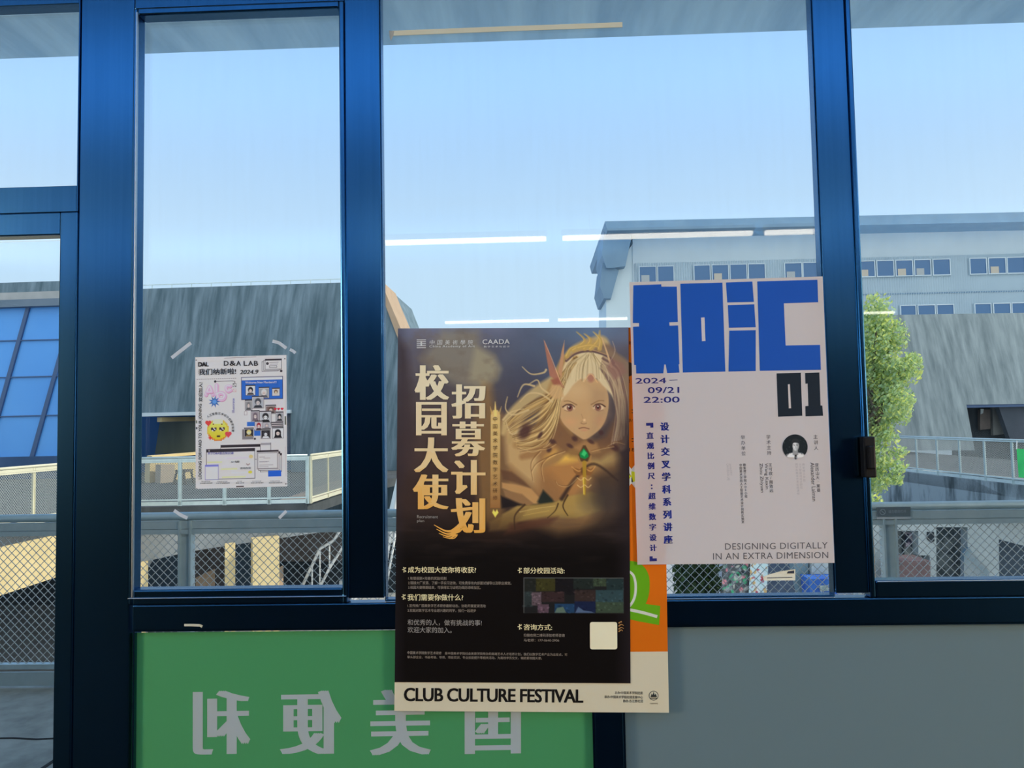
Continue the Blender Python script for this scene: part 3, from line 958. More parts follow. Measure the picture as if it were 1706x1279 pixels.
# low planting, boards and crates in the court, seen under the white poster
def leafy(name, label, cat, x0, x1, y0, y1, z0, z1, n, size, greens):
    vv, ff, cc = [], [], []
    for _ in range(n):
        p = Vector((rng.uniform(x0, x1), rng.uniform(y0, y1), rng.uniform(z0, z1)))
        nrm = Vector(rng.normal(size=3)).normalized()
        a = nrm.orthogonal().normalized() * size * rng.uniform(0.6, 1.3)
        bq = nrm.cross(a).normalized() * size * 0.6
        i0 = len(vv)
        vv += [p - a, p + bq, p + a, p - bq]
        ff.append((i0, i0 + 1, i0 + 2, i0 + 3))
        g = greens[int(rng.integers(len(greens)))]
        cc += [(*g, 1)] * 4
    me = bpy.data.meshes.new(name)
    me.from_pydata([tuple(v) for v in vv], [], ff)
    ca = me.color_attributes.new('Col', 'FLOAT_COLOR', 'POINT')
    ca.data.foreach_set('color', np.array(cc, dtype=np.float32).ravel())
    me.materials.append(M['leaf'])
    o = bpy.data.objects.new(name, me)
    C.objects.link(o)
    return tag(o, label, cat)


HY = 16.0
h0, h1 = at(1136, 930, HY), at(1204, 1010, HY)
leafy('hedge', 'dark green hedge below the white poster, left of the painted boards', 'hedge', h0.x, h1.x, HY, HY + 1.2, GZ, h0.z, 5000, 0.09,
      [lin((55, 80, 40)), lin((70, 98, 48)), lin((45, 66, 36))])


# ------------------------------------------------------------------ printed pictures
class Canvas:
    """small painter: builds the colours of a printed sheet, one sample per photo pixel or finer"""

    def __init__(self, x0, y0, x1, y1, res=1.0, col=(255, 255, 255)):
        self.x0, self.y0, self.x1, self.y1, self.res = x0, y0, x1, y1, res
        self.w = int(round((x1 - x0) * res)) + 1
        self.h = int(round((y1 - y0) * res)) + 1
        self.a = np.zeros((self.h, self.w, 3), np.float32)
        self.a[:] = col
        self.X, self.Y = np.meshgrid(np.linspace(x0, x1, self.w), np.linspace(y0, y1, self.h))

    def mix(self, mask, col, alpha=1.0):
        mk = np.clip(mask * alpha, 0, 1)[..., None]
        self.a = self.a * (1 - mk) + np.asarray(col, np.float32) * mk

    def noise(self, sx, sy, seed=0):
        r = np.random.default_rng(seed)
        out_, amp, tot = 0, 1.0, 0
        for o in range(4):
            gw, gh = int((self.x1 - self.x0) / sx * 2 ** o) + 3, int((self.y1 - self.y0) / sy * 2 ** o) + 3
            g = r.random((gh, gw))
            u = (self.X - self.x0) / (self.x1 - self.x0) * (gw - 2)
            v = (self.Y - self.y0) / (self.y1 - self.y0) * (gh - 2)
            i, j = u.astype(int), v.astype(int)
            fu, fv = u - i, v - j
            fu, fv = fu * fu * (3 - 2 * fu), fv * fv * (3 - 2 * fv)
            n_ = g[j, i] * (1 - fu) * (1 - fv) + g[j, i + 1] * fu * (1 - fv) + g[j + 1, i] * (1 - fu) * fv + g[j + 1, i + 1] * fu * fv
            out_ = out_ + n_ * amp
            tot += amp
            amp *= 0.55
        return out_ / tot

    def sub(self, x0, y0, x1, y1):
        i0 = max(0, int((x0 - self.x0) * self.res))
        i1 = min(self.w, int((x1 - self.x0) * self.res) + 2)
        j0 = max(0, int((y0 - self.y0) * self.res))
        j1 = min(self.h, int((y1 - self.y0) * self.res) + 2)
        return slice(j0, max(j0, j1)), slice(i0, max(i0, i1))

    def blend(self, sl, mask, col, alpha=1.0):
        mk = np.clip(mask * alpha, 0, 1)[..., None]
        self.a[sl] = self.a[sl] * (1 - mk) + np.asarray(col, np.float32) * mk

    def poly(self, pts, col, alpha=1.0, soft=0.6):
        xs_, ys_ = [p[0] for p in pts], [p[1] for p in pts]
        sl = self.sub(min(xs_) - soft - 1, min(ys_) - soft - 1, max(xs_) + soft + 1, max(ys_) + soft + 1)
        X, Y = self.X[sl], self.Y[sl]
        if X.size == 0:
            return
        inside = np.zeros(X.shape, bool)
        dist = np.full(X.shape, 1e9)
        n = len(pts)
        for k in range(n):
            ax, ay = pts[k]
            bx, by = pts[(k + 1) % n]
            if ay != by:
                c = ((ay > Y) != (by > Y)) & (X < (bx - ax) * (Y - ay) / (by - ay) + ax)
                inside ^= c
            dx, dy = bx - ax, by - ay
            t = np.clip(((X - ax) * dx + (Y - ay) * dy) / (dx * dx + dy * dy + 1e-9), 0, 1)
            dist = np.minimum(dist, np.hypot(X - ax - t * dx, Y - ay - t * dy))
        sd_ = np.where(inside, dist, -dist)
        self.blend(sl, np.clip(sd_ / (2 * soft) + 0.5, 0, 1), col, alpha)

    def ell(self, cx_, cy_, rx, ry, col, alpha=1.0, soft=0.15, rot=0.0):
        R_ = max(rx, ry) * (1 + soft) + 2
        sl = self.sub(cx_ - R_, cy_ - R_, cx_ + R_, cy_ + R_)
        X, Y = self.X[sl] - cx_, self.Y[sl] - cy_
        c, s_ = math.cos(rot), math.sin(rot)
        d = np.hypot((X * c + Y * s_) / rx, (-X * s_ + Y * c) / ry)
        self.blend(sl, np.clip((1 + soft - d) / (2 * soft + 1e-6), 0, 1), col, alpha)

    def stroke(self, pts, w0, w1, col, alpha=1.0, soft=0.6, n=8):
        P = spline(pts, n)
        wmax = max(w0, w1) + 2
        xs_, ys_ = [p[0] for p in P], [p[1] for p in P]
        sl = self.sub(min(xs_) - wmax, min(ys_) - wmax, max(xs_) + wmax, max(ys_) + wmax)
        X, Y = self.X[sl], self.Y[sl]
        if X.size == 0:
            return
        mk = np.zeros(X.shape)
        for k in range(len(P) - 1):
            (ax, ay), (bx, by) = P[k], P[k + 1]
            dx, dy = bx - ax, by - ay
            t = np.clip(((X - ax) * dx + (Y - ay) * dy) / (dx * dx + dy * dy + 1e-9), 0, 1)
            d = np.hypot(X - ax - t * dx, Y - ay - t * dy)
            ww = w0 + (w1 - w0) * (k + t) / (len(P) - 1)
            mk = np.maximum(mk, np.clip((ww / 2 - d) / (2 * soft) + 0.5, 0, 1))
        self.blend(sl, mk, col, alpha)

    def rect(self, x0, y0, x1, y1, col, alpha=1.0):
        self.poly([(x0, y0), (x1, y0), (x1, y1), (x0, y1)], col, alpha, 0.3)

    def frame(self, x0, y0, x1, y1, col, wd=0.5):
        for a, b in (((x0, y0), (x1, y0)), ((x1, y0), (x1, y1)), ((x1, y1), (x0, y1)), ((x0, y1), (x0, y0))):
            self.stroke([a, b], wd, wd, col, 1, 0.25, 1)


def spline(pts, n=8):
    if len(pts) < 3 or n <= 1:
        return list(pts)
    P = [pts[0]] + list(pts) + [pts[-1]]
    o = []
    for i in range(1, len(P) - 2):
        p0_, p1_, p2_, p3_ = P[i - 1], P[i], P[i + 1], P[i + 2]
        for k in range(n):
            t = k / n
            o.append(tuple(0.5 * ((2 * p1_[c]) + (-p0_[c] + p2_[c]) * t + (2 * p0_[c] - 5 * p1_[c] + 4 * p2_[c] - p3_[c]) * t * t + (-p0_[c] + 3 * p1_[c] - 3 * p2_[c] + p3_[c]) * t ** 3) for c in (0, 1)))
    o.append(pts[-1])
    return o


INK = 0.62      # how bright white paper stands under the room's light


def ink(c):
    """print colour for a tone read off the photo"""
    return tuple(min(0.92, v / INK) for v in lin(c))


def np_ink(a):
    v = np.clip(a, 0, 255) / 255.0
    l_ = np.where(v <= 0.04045, v / 12.92, ((v + 0.055) / 1.055) ** 2.4)
    return np.clip(l_ / INK, 0, 0.92)


def bil(quad, u, v):
    (ax, ay), (bx, by), (cx_, cy_), (dx, dy) = quad     # tl, tr, br, bl
    return ((ax * (1 - u) + bx * u) * (1 - v) + (dx * (1 - u) + cx_ * u) * v, (ay * (1 - u) + by * u) * (1 - v) + (dy * (1 - u) + cy_ * u) * v)


def plane_at(px, py, y):
    """vectorised at() for arrays of pixels on one upright plane"""
    dx = RIGHT.x * (px - CX) / F_PX - UP.x * (py - CY) / F_PX + FWD.x
    dy = RIGHT.y * (px - CX) / F_PX - UP.y * (py - CY) / F_PX + FWD.y
    dz = RIGHT.z * (px - CX) / F_PX - UP.z * (py - CY) / F_PX + FWD.z
    t = (y - CAM.y) / dy
    return CAM.x + dx * t, CAM.y + dy * t, CAM.z + dz * t


def grid_sheet(name, cv, y, mm, parent, quad, wave=None):
    """the canvas as a printed sheet: quad maps its corners onto the wall"""
    nx, ny = cv.w, cv.h
    u, v = np.meshgrid(np.linspace(0, 1, nx), np.linspace(0, 1, ny))
    px, py = bil(quad, u, v)
    x, yy, z = plane_at(px, py, y)
    if wave is not None:
        yy = yy + wave(px, py)
    co = np.stack([x, yy, z], -1).reshape(-1, 3).astype(np.float32)
    me = bpy.data.meshes.new(name)
    i = (np.arange(ny - 1)[:, None] * nx + np.arange(nx - 1)[None, :]).ravel()
    q = np.stack([i, i + nx, i + nx + 1, i + 1], 1).astype(np.int32)
    me.vertices.add(len(co))
    me.vertices.foreach_set('co', co.ravel())
    me.loops.add(q.size)
    me.loops.foreach_set('vertex_index', q.ravel())
    me.polygons.add(len(q))
    me.polygons.foreach_set('loop_start', np.arange(0, q.size, 4, dtype=np.int32))
    me.polygons.foreach_set('use_smooth', np.ones(len(q), bool))
    me.update(calc_edges=True)
    ca = me.color_attributes.new('Col', 'FLOAT_COLOR', 'POINT')
    c4 = np.ones((len(co), 4), np.float32)
    c4[:, :3] = np_ink(cv.a).reshape(-1, 3)
    ca.data.foreach_set('color', c4.ravel())
    me.materials.append(mm)
    o = bpy.data.objects.new(name, me)
    C.objects.link(o)
    if parent:
        par(o, parent)
    return o


# ------------------------------------------------------------------ lettering
_cache = {}


def glyphs(s_, bold=0.0, spacing=1.0):
    key = (s_, bold, spacing)
    if key not in _cache:
        c = bpy.data.curves.new('lettering', 'FONT')
        c.body = s_
        c.resolution_u = 3
        c.offset = bold
        c.space_character = spacing
        o = bpy.data.objects.new('lettering', c)
        C.objects.link(o)
        dg = bpy.context.evaluated_depsgraph_get()
        dg.update()
        me = bpy.data.meshes.new_from_object(o.evaluated_get(dg))
        v = np.array([(p.co.x, p.co.y) for p in me.vertices], np.float64).reshape(-1, 2)
        f = [tuple(p.vertices) for p in me.polygons]
        bpy.data.objects.remove(o)
        bpy.data.curves.remove(c)
        bpy.data.meshes.remove(me)
        _cache[key] = (v, f)
    return _cache[key]


class Print:
    """collects flat printed shapes given on photo pixels, on one upright plane"""

    def __init__(self, y):
        self.y = y
        self.mb = MB()
        self.n = 0

    def lift(self):
        self.n += 1
        return self.y - 0.00002 * (self.n % 8)

    def put(self, v2, f, mi=0, y=None):
        if len(v2) == 0:
            return
        yy = self.lift() if y is None else y
        v2 = np.asarray(v2, np.float64)
        x, y_, z = plane_at(v2[:, 0], v2[:, 1], yy)
        self.mb.add(list(zip(x, y_, z)), f, mi)

    def poly(self, pts, mi=0, y=None):
        self.put(pts, [tuple(range(len(pts)))], mi, y)

    def text(self, s_, a, b, h, bold=0.0, mi=0, spacing=1.0, slant=0.0, full=None):
        """fit the outlines of s_ between baseline ends a, b; h = their height in pixels"""
        if bold > 0:
            k = bold * h * 0.9
            for dx, dy in ((-k, -k * 0.6), (k, -k * 0.6), (-k, k * 0.6), (k, k * 0.6)):
                self.text(s_, (a[0] + dx, a[1] + dy), (b[0] + dx, b[1] + dy), h - k, 0.0, mi, spacing, slant)
            return
        v, f = glyphs(s_, 0.0, spacing)
        if len(v) == 0:
            return
        lo, hi = v.min(0), v.max(0)
        ex = (b[0] - a[0], b[1] - a[1])
        L_ = math.hypot(*ex)
        up = (ex[1] / L_, -ex[0] / L_)
        u = (v[:, 0] - lo[0]) / (hi[0] - lo[0] + 1e-9)
        w_ = (v[:, 1] - lo[1]) / (hi[1] - lo[1] + 1e-9)
        u = u + slant * w_ * h / L_
        self.put(np.stack([a[0] + u * ex[0] + w_ * h * up[0], a[1] + u * ex[1] + w_ * h * up[1]], 1), f, mi)

    def char(self, s_, cx_, cy_, size, bold=0.0, mi=0, rot=0.0, sx=1.0, shift=(), colmi=None):
        """one character centred on its em box"""
        if bold > 0:
            k = bold * size
            for dx, dy in ((-k, -k * 0.6), (k, -k * 0.6), (-k, k * 0.6), (k, k * 0.6)):
                self.char(s_, cx_ + dx, cy_ + dy, size, 0.0, mi, rot, sx)
            return
        v, f = glyphs(s_, 0.0)
        if len(v) == 0:
            return
        k = size / 0.98
        base = (v - np.array([0.5, 0.36])) * k if ord(s_) > 0x2000 else (v - v.max(0) / 2) * k
        for dx in (shift or (0,)):
            X, Y = base[:, 0] * sx + dx * size, -base[:, 1]
            c, s2 = math.cos(rot), math.sin(rot)
            self.put(np.stack([cx_ + X * c - Y * s2, cy_ + X * s2 + Y * c], 1), f, mi)

    def column(self, s_, x0, y0, x1, y1, size, bold=0.0, mi=0, lean=0.0):
        n = len(s_)
        for i, ch in enumerate(s_):
            t = i / max(1, n - 1)
            self.char(ch, x0 + (x1 - x0) * t, y0 + (y1 - y0) * t, size, bold, mi, lean)

    def disc(self, cx_, cy_, r, mi=0, n=28, sy=1.0):
        self.poly([(cx_ + r * math.cos(2 * math.pi * i / n), cy_ + r * sy * math.sin(2 * math.pi * i / n)) for i in range(n)], mi)

    def ring(self, cx_, cy_, r0, r1, mi=0, n=32):
        v = []
        for i in range(n):
            a = 2 * math.pi * i / n
            v += [(cx_ + r0 * math.cos(a), cy_ + r0 * math.sin(a)), (cx_ + r1 * math.cos(a), cy_ + r1 * math.sin(a))]
        self.put(v, [(2 * i, 2 * i + 1, (2 * i + 3) % (2 * n), (2 * i + 2) % (2 * n)) for i in range(n)], mi)

    def line(self, pts, w0, w1=None, mi=0, n=8):
        w1 = w0 if w1 is None else w1
        P = spline(pts, n)
        v = []
        for i, p in enumerate(P):
            a, b = P[max(i - 1, 0)], P[min(i + 1, len(P) - 1)]
            dx, dy = b[0] - a[0], b[1] - a[1]
            l_ = math.hypot(dx, dy) or 1
            ww = (w0 + (w1 - w0) * i / (len(P) - 1)) / 2
            v += [(p[0] - dy / l_ * ww, p[1] + dx / l_ * ww), (p[0] + dy / l_ * ww, p[1] - dx / l_ * ww)]
        self.put(v, [(2 * i, 2 * i + 1, 2 * i + 3, 2 * i + 2) for i in range(len(P) - 1)], mi)

    def build(self, name, mats, parent):
        return self.mb.build(name, mats, parent)


def ink_mat(name, c, trans=0.25, rough=0.6, spec=0.2):
    return sheet_mat(name, ink(c), trans, rough, spec)


def quad_sheet(name, quad, y, mm, parent, th=0.0004):
    return MB().prism([at(px, py, y) for px, py in quad], (0, th, 0)).build(name, mm, parent)


# ---- green film sign with mirrored lettering, on the outside of the lower left pane
YS = 0.0150
sg = thing('shop_sign', at(600, 1160, YS), 'green film sign with white mirrored characters on the lower left pane', 'sign')
quad_sheet('film', [(200, 1054), (988, 1046), (990, 1420), (196, 1420)], YS, M['green_film'], sg)
M['letter_film'] = sheet_mat('white_letter_film', (0.62, 0.70, 0.72), 0.45, 0.4)
for ch, x0, x1, y0, y1 in (('利', 321, 417, 1151, 1257), ('便', 466, 569, 1151, 1257), ('美', 616, 718, 1149, 1258), ('国', 774, 868, 1153, 1256)):
    pr = Print(YS - 0.0006)
    v, f = glyphs(ch, 0.0)
    lo, hi = v.min(0), v.max(0)
    for sh in (-0.05, -0.02, 0.015, 0.05):
        u = 1 - (v[:, 0] - lo[0]) / (hi[0] - lo[0])
        u = 0.05 + 0.9 * u + sh
        w_ = 1 - (v[:, 1] - lo[1]) / (hi[1] - lo[1])
        pr.put(np.stack([x0 + u * (x1 - x0), y0 + w_ * (y1 - y0) - u * 1.5], 1), [tuple(reversed(q)) for q in f])
    pr.build('mirrored_character', M['letter_film'], sg)

# ---- orange poster (lowest layer)
YO = -0.0012
po = thing('festival_poster', at(885, 1160, YO), 'orange and cream club festival poster mostly hidden behind the dark poster', 'poster')
ORANGE = sheet_mat('orange_paper', ink((214, 106, 14)), 0.35, 0.6, 0.2)
CREAMP = sheet_mat('cream_paper', ink((190, 184, 160)), 0.25, 0.6, 0.2)
quad_sheet('orange_field', [(664, 548), (1104, 545), (1112.5, 1085), (658, 1089)], YO, ORANGE, po)
quad_sheet('cream_band', [(658, 1089), (1112.5, 1085), (1114.5, 1187), (657, 1184)], YO, CREAMP, po)
pr = Print(YO - 0.0003)
pr.text('CLUB CULTURE FESTIVAL', (673.5, 1167.4), (971, 1170.2), 22.5, 0.04, 0, 0.94)
pr.build('festival_lettering', ink_mat('black_ink', (22, 20, 18)), po)
pr = Print(YO - 0.0003)
pr.text('主办:中国美术学院团委', (1024, 1156), (1071, 1156.6), 5.0, 0.012)
pr.text('承办:中国美术学院社团发展中心', (1007, 1163), (1071, 1163.7), 5.0, 0.012)
pr.text('协办:各注册社团', (1038, 1169.8), (1071, 1170), 5.0, 0.012)
pr.text('中国美术学院', (1082.5, 1172.6), (1096, 1172.8), 2.2)
pr.build('small_print', ink_mat('grey_ink', (62, 60, 54)), po)
pr = Print(YO - 0.0003)
pr.ring(1089, 1158.5, 7.0, 8.0)
pr.poly([(1083.5, 1161), (1086, 1155), (1087.6, 1157.5), (1089, 1151.5), (1090.6, 1157.5), (1092.5, 1155), (1094.5, 1161)])
pr.poly([(1082.5, 1162.2), (1095.6, 1162.2), (1094.2, 1163.6), (1084, 1163.6)])
pr.build('emblem', ink_mat('emblem_ink', (50, 52, 50)), po)
pr = Print(YO - 0.0003)
GREEN = ink_mat('green_ink', (96, 160, 22), 0.3)
WHITEI = ink_mat('white_ink', (222, 214, 190), 0.3)
pr.line([(1036, 944), (1052, 941), (1066, 947), (1074, 962), (1074, 985), (1068, 1003), (1056, 1014), (1040, 1016)], 13, 17, 0)
pr.poly([(1030, 1005), (1062, 1004), (1100, 1009), (1098, 1041), (1060, 1034), (1030, 1026)], 0)
pr.poly([(1042, 945), (1060, 945), (1070, 965), (1068, 1000), (1042, 1012)], 0)
pr.line([(1044, 949), (1055, 958), (1059, 975), (1057, 995), (1049, 1009), (1040, 1012)], 4, 4.5, 1)
pr.line([(1042, 1014), (1070, 1020), (1095, 1027)], 5, 5, 1)
pr.build('green_letter', [GREEN, WHITEI], po)
pr = Print(YO - 0.0003)
YEL = ink_mat('yellow_ink', (236, 196, 40), 0.3)
pts = []
for k in range(20):
    a = 2 * math.pi * k / 20
    r = 21 if k % 2 == 0 else 12
    pts.append((1052 + r * math.cos(a), 793 + r * math.sin(a)))
for k in range(0, 20):
    pr.put([(1052, 793), pts[k], pts[(k + 1) % 20]], [(0, 1, 2)], 1)
pr.disc(1053, 794, 9, 0)
pr.build('yellow_star', [YEL, WHITEI], po)
pr = Print(YO - 0.0003)
BLK = ink_mat('black_ink_on_orange', (60, 36, 16))
for s_, x, y in (('招新', 1043, 574), ('社', 1046, 637), (':', 1052, 688), ('参/', 1045, 703), (':', 1052, 736), ('18', 1048.5, 752)):
    pr.text(s_, (x, y), (x + (9 if len(s_) > 1 else 4), y), 6.0)
pr.disc(1046, 615, 12, 0)
pr.build('orange_side_text', BLK, po)

# ---- dark recruitment poster
YR = -0.0026
pd = thing('recruitment_poster', at(855, 840, YR), 'dark poster with a golden fantasy figure and large gold characters', 'poster')
cv = Canvas(660, 545, 1049, 1137, 1.0)
n1, n2, n3 = cv.noise(60, 45, 1), cv.noise(22, 14, 2), cv.noise(70, 10, 3)
ty_ = np.clip((cv.Y - 545) / 592, 0, 1)
tx_ = np.clip((cv.X - 660) / 389, 0, 1)
stops = [(0, (92, 96, 114)), (0.06, (84, 82, 92)), (0.2, (74, 66, 66)), (0.36, (64, 50, 46)), (0.5, (50, 38, 34)), (0.62, (34, 27, 25)), (0.7, (19, 16, 15)), (0.85, (10, 9, 9)), (1, (8, 7, 7))]
for c in range(3):
    cv.a[..., c] = np.interp(ty_, [q[0] for q in stops], [q[1][c] for q in stops])
cv.a *= (0.86 + 0.28 * n1)[..., None]
# blue sheen behind the figure
cv.ell(905, 600, 70, 70, (70, 82, 100), 0.75, 0.6)
cv.ell(985, 550, 60, 18, (80, 112, 140), 0.5, 0.8)
cv.ell(880, 660, 40, 50, (62, 60, 72), 0.7, 0.6)
# olive cloud of a wing or cliff at the upper left, and the warm column under it
cv.poly([(735, 548), (795, 548), (800, 575), (822, 592), (832, 612), (828, 628), (812, 642), (800, 650), (760, 640), (720, 622), (700, 596)], (124, 118, 100), 0.7, 9)
cv.poly([(790, 575), (822, 592), (833, 614), (826, 630), (806, 642), (780, 632)], (150, 142, 112), 0.55, 6)
cv.mix(np.clip((n2 - 0.45) * 3, 0, 1) * ((cv.X < 830) & (cv.Y < 650)), (98, 86, 74), 0.4)
cv.poly([(804, 636), (818, 640), (822, 675), (838, 700), (840, 860), (800, 880), (790, 700)], (150, 112, 62), 0.55, 8)
cv.poly([(660, 560), (676, 580), (684, 640), (690, 760), (670, 800), (660, 800)], (52, 42, 44), 0.6, 8)
# figure: dress and armour
G1, G2, G3, G4 = (206, 178, 118), (176, 140, 84), (140, 104, 60), (96, 66, 42)
cv.poly([(835, 690), (880, 705), (930, 720), (985, 735), (1025, 745), (1040, 790), (1035, 850), (1000, 880), (930, 890), (880, 870), (842, 830)], (138, 104, 66), 0.85, 10)
cv.poly([(838, 702), (866, 715), (890, 745), (905, 790), (905, 825), (880, 800), (845, 770)], (178, 148, 100), 0.8, 6)
cv.ell(950, 775, 44, 42, (172, 126, 70), 0.85, 0.3)
cv.ell(940, 790, 38, 46, (150, 104, 60), 0.7, 0.35, 0.3)
cv.ell(948, 757, 32, 12, (206, 166, 74), 0.85, 0.5, -0.2)
cv.ell(1000, 760, 26, 14, (150, 128, 80), 0.8, 0.5, 0.1)
cv.ell(915, 820, 22, 34, (128, 92, 58), 0.7, 0.4, -0.4)
# folded collar leaves at the waist
cv.poly([(836, 803), (858, 806), (884, 812), (900, 830), (895, 842), (872, 826), (836, 812)], (168, 128, 80), 0.9, 1.5)
cv.poly([(834, 782), (852, 785), (872, 800), (884, 812), (858, 803), (838, 798)], (86, 60, 44), 0.8, 2)
cv.poly([(838, 815), (870, 822), (892, 842), (888, 852), (866, 838), (842, 826)], (128, 96, 64), 0.9, 1.5)
cv.poly([(834, 825), (866, 838), (880, 842), (896, 838), (930, 834), (905, 846), (870, 842), (836, 846)], (28, 24, 26), 0.9, 2)
cv.poly([(895, 835), (905, 815), (920, 830), (925, 838), (900, 840)], (26, 34, 32), 0.9, 2)
# gauntlet and forearm
cv.poly([(862, 842), (890, 840), (920, 836), (932, 832), (945, 826), (985, 818), (1010, 826), (1000, 850), (960, 862), (915, 862), (880, 866), (850, 872), (830, 880), (838, 856)], (148, 122, 66), 0.92, 2)
cv.poly([(815, 868), (850, 850), (882, 844), (860, 872), (850, 882), (815, 884)], (124, 98, 56), 0.85, 3)
cv.poly([(850, 872), (905, 862), (930, 860), (915, 874), (870, 884), (840, 890)], (92, 58, 42), 0.85, 4)
cv.stroke([(858, 882), (858, 858), (874, 840)], 1.5, 3.5, (62, 44, 30), 0.9)
cv.stroke([(930, 838), (925, 850), (912, 862)], 2.5, 1, (58, 42, 28), 0.9)
cv.stroke([(946, 824), (938, 842), (946, 858)], 3, 1.5, (60, 44, 30), 0.9)
cv.stroke([(866, 852), (895, 846), (925, 842)], 1.5, 1, (186, 160, 96), 0.7)
cv.stroke([(872, 858), (892, 854), (915, 850)], 1, 0.7, (196, 164, 82), 0.6)
cv.ell(985, 842, 26, 14, (140, 118, 74), 0.7, 0.5, -0.3)
# dark cloak at lower right
cv.poly([(985, 790), (1049, 770), (1049, 900), (960, 905), (1000, 850)], (44, 36, 34), 0.7, 12)
cv.stroke([(936, 830), (960, 795), (990, 772), (1030, 800)], 7, 2, (46, 34, 30), 0.85, 2)
cv.ell(1010, 830, 34, 24, (58, 50, 46), 0.7, 0.6)
# hair, back layer
for k, (pts, w0, w1) in enumerate([
        ([(1000, 575), (960, 590), (930, 630), (890, 655), (850, 690), (838, 720)], 34, 8), ([(985, 580), (940, 620), (915, 660), (870, 690), (848, 735)], 34, 8),
        ([(950, 610), (925, 660), (905, 710), (880, 735), (860, 740)], 40, 12), ([(940, 640), (930, 700), (905, 745), (870, 760)], 34, 10),
        ([(1010, 590), (1035, 640), (1042, 690), (1036, 740)], 36, 20), ([(1000, 590), (1040, 610), (1049, 650)], 26, 20), ([(940, 690), (945, 730), (930, 760), (905, 775)], 26, 8)]):
    cv.stroke(pts, w0, w1, ((172, 148, 100), (160, 132, 86), (150, 118, 74), (138, 102, 64), (112, 90, 74), (120, 100, 80), (140, 106, 66))[k], 0.9, 3)
cv.poly([(925, 690), (950, 720), (985, 738), (1010, 725), (1030, 690), (1040, 740), (1000, 765), (950, 760), (915, 735)], (104, 74, 52), 0.75, 5)
# face
face = spline([(930, 652), (931, 680), (936, 700), (950, 716), (968, 729), (975, 731), (984, 727), (1002, 712), (1012, 692), (1015, 665), (1008, 640), (985, 628), (955, 632), (930, 652)], 6)
cv.poly(face, (172, 138, 96), 1.0, 1.0)
cv.poly([(980, 640), (1014, 650), (1014, 690), (1000, 712), (984, 727), (990, 690)], (146, 118, 88), 0.5, 8)
cv.ell(958, 650, 22, 14, (186, 156, 112), 0.6, 0.7)
cv.ell(951, 702, 10, 7, (192, 138, 96), 0.4, 0.8)
cv.ell(1000, 700, 8, 7, (172, 122, 88), 0.4, 0.8)
cv.poly([(955, 745), (975, 733), (995, 738), (1000, 752), (975, 756)], (150, 112, 70), 0.8, 3)
# eyes, brows, nose, mouth
for sx, ex, ey in ((1, 949, 678.5), (-1, 998, 678)):
    cv.ell(ex, ey, 9.5, 5.0, (196, 172, 136), 0.8, 0.25)
    cv.ell(ex + 0.8 * sx, ey, 5.0, 5.2, (92, 56, 52), 1, 0.2)
    cv.ell(ex + 0.8 * sx, ey + 1.6, 3.4, 2.6, (150, 100, 78), 0.8, 0.4)
    cv.ell(ex + 0.8 * sx, ey, 2.0, 2.4, (40, 24, 24), 1, 0.3)
    cv.ell(ex - 1.0, ey - 2.0, 1.1, 1.1, (232, 214, 186), 1, 0.3)
    cv.stroke([(ex - 11 * sx, ey - 1.5), (ex - 4 * sx, ey - 5.6), (ex + 4 * sx, ey - 5.2), (ex + 9 * sx, ey - 1.2)], 2.2, 1.2, (62, 40, 34), 0.95)
    cv.stroke([(ex - 8 * sx, ey + 4), (ex, ey + 6), (ex + 7 * sx, ey + 3)], 0.8, 0.6, (110, 74, 54), 0.7)
    cv.stroke([(ex - 9 * sx, ey - 11), (ex, ey - 11), (ex + 12 * sx, ey - 5)], 1.2, 2.0, (124, 92, 60), 0.85)
cv.stroke([(969, 689), (972, 698), (969, 703)], 0.9, 1.0, (140, 104, 72), 0.6)
cv.ell(974, 699, 2.2, 2.0, (206, 176, 130), 0.8, 0.6)
cv.stroke([(968, 704), (973, 705.5), (978, 704)], 0.9, 0.9, (112, 76, 56), 0.7)
cv.stroke([(965, 713), (973, 711.5), (982, 713.5)], 1.6, 1.4, (104, 62, 50), 0.9)
cv.ell(973.5, 716, 5, 1.6, (176, 124, 92), 0.7, 0.5)
# hair, front layer: crown of the head and strands
cv.poly(spline([(932, 660), (934, 630), (944, 600), (965, 588), (990, 586), (1012, 596), (1024, 625), (1026, 665), (1018, 655), (1004, 640), (994, 630), (984, 634), (970, 630), (956, 640), (945, 655), (930, 672)], 6), (190, 172, 132), 0.97, 1.5)
rs = np.random.default_rng(11)
def lock(U, W, t, w0, w1, col, al):
    cv.stroke([(p[0] * (1 - t) + q_[0] * t + rs.normal() * 1.4, p[1] * (1 - t) + q_[1] * t + rs.normal() * 1.4) for p, q_ in zip(U, W)], w0, w1, col, al, 0.7)


LU = [(962, 592), (938, 622), (915, 648), (888, 660), (862, 676), (840, 700)]
LW = [(950, 612), (934, 655), (930, 700), (915, 738), (890, 752), (866, 748)]
RU = [(1008, 594), (1030, 606), (1042, 632), (1047, 670), (1048, 720)]
RW = [(1002, 615), (1017, 640), (1024, 672), (1026, 705), (1018, 742)]
for k in range(46):
    t = rs.random()
    c1_ = ((190, 164, 108), (168, 138, 84), (144, 112, 64), (100, 72, 44), (178, 148, 94))[k % 5]
    lock(LU, LW, t, rs.uniform(2, 6), 0.6, c1_, 0.75)
    c2_ = ((168, 148, 114), (140, 116, 92), (112, 88, 76), (154, 132, 104), (94, 72, 66))[k % 5]
    lock(RU, RW, t, rs.uniform(2, 5), 1.0, c2_, 0.7)
for k in range(30):
    lock(LU, LW, rs.random(), 1.2, 0.5, ((206, 180, 122), (90, 64, 40))[k % 2], 0.8)
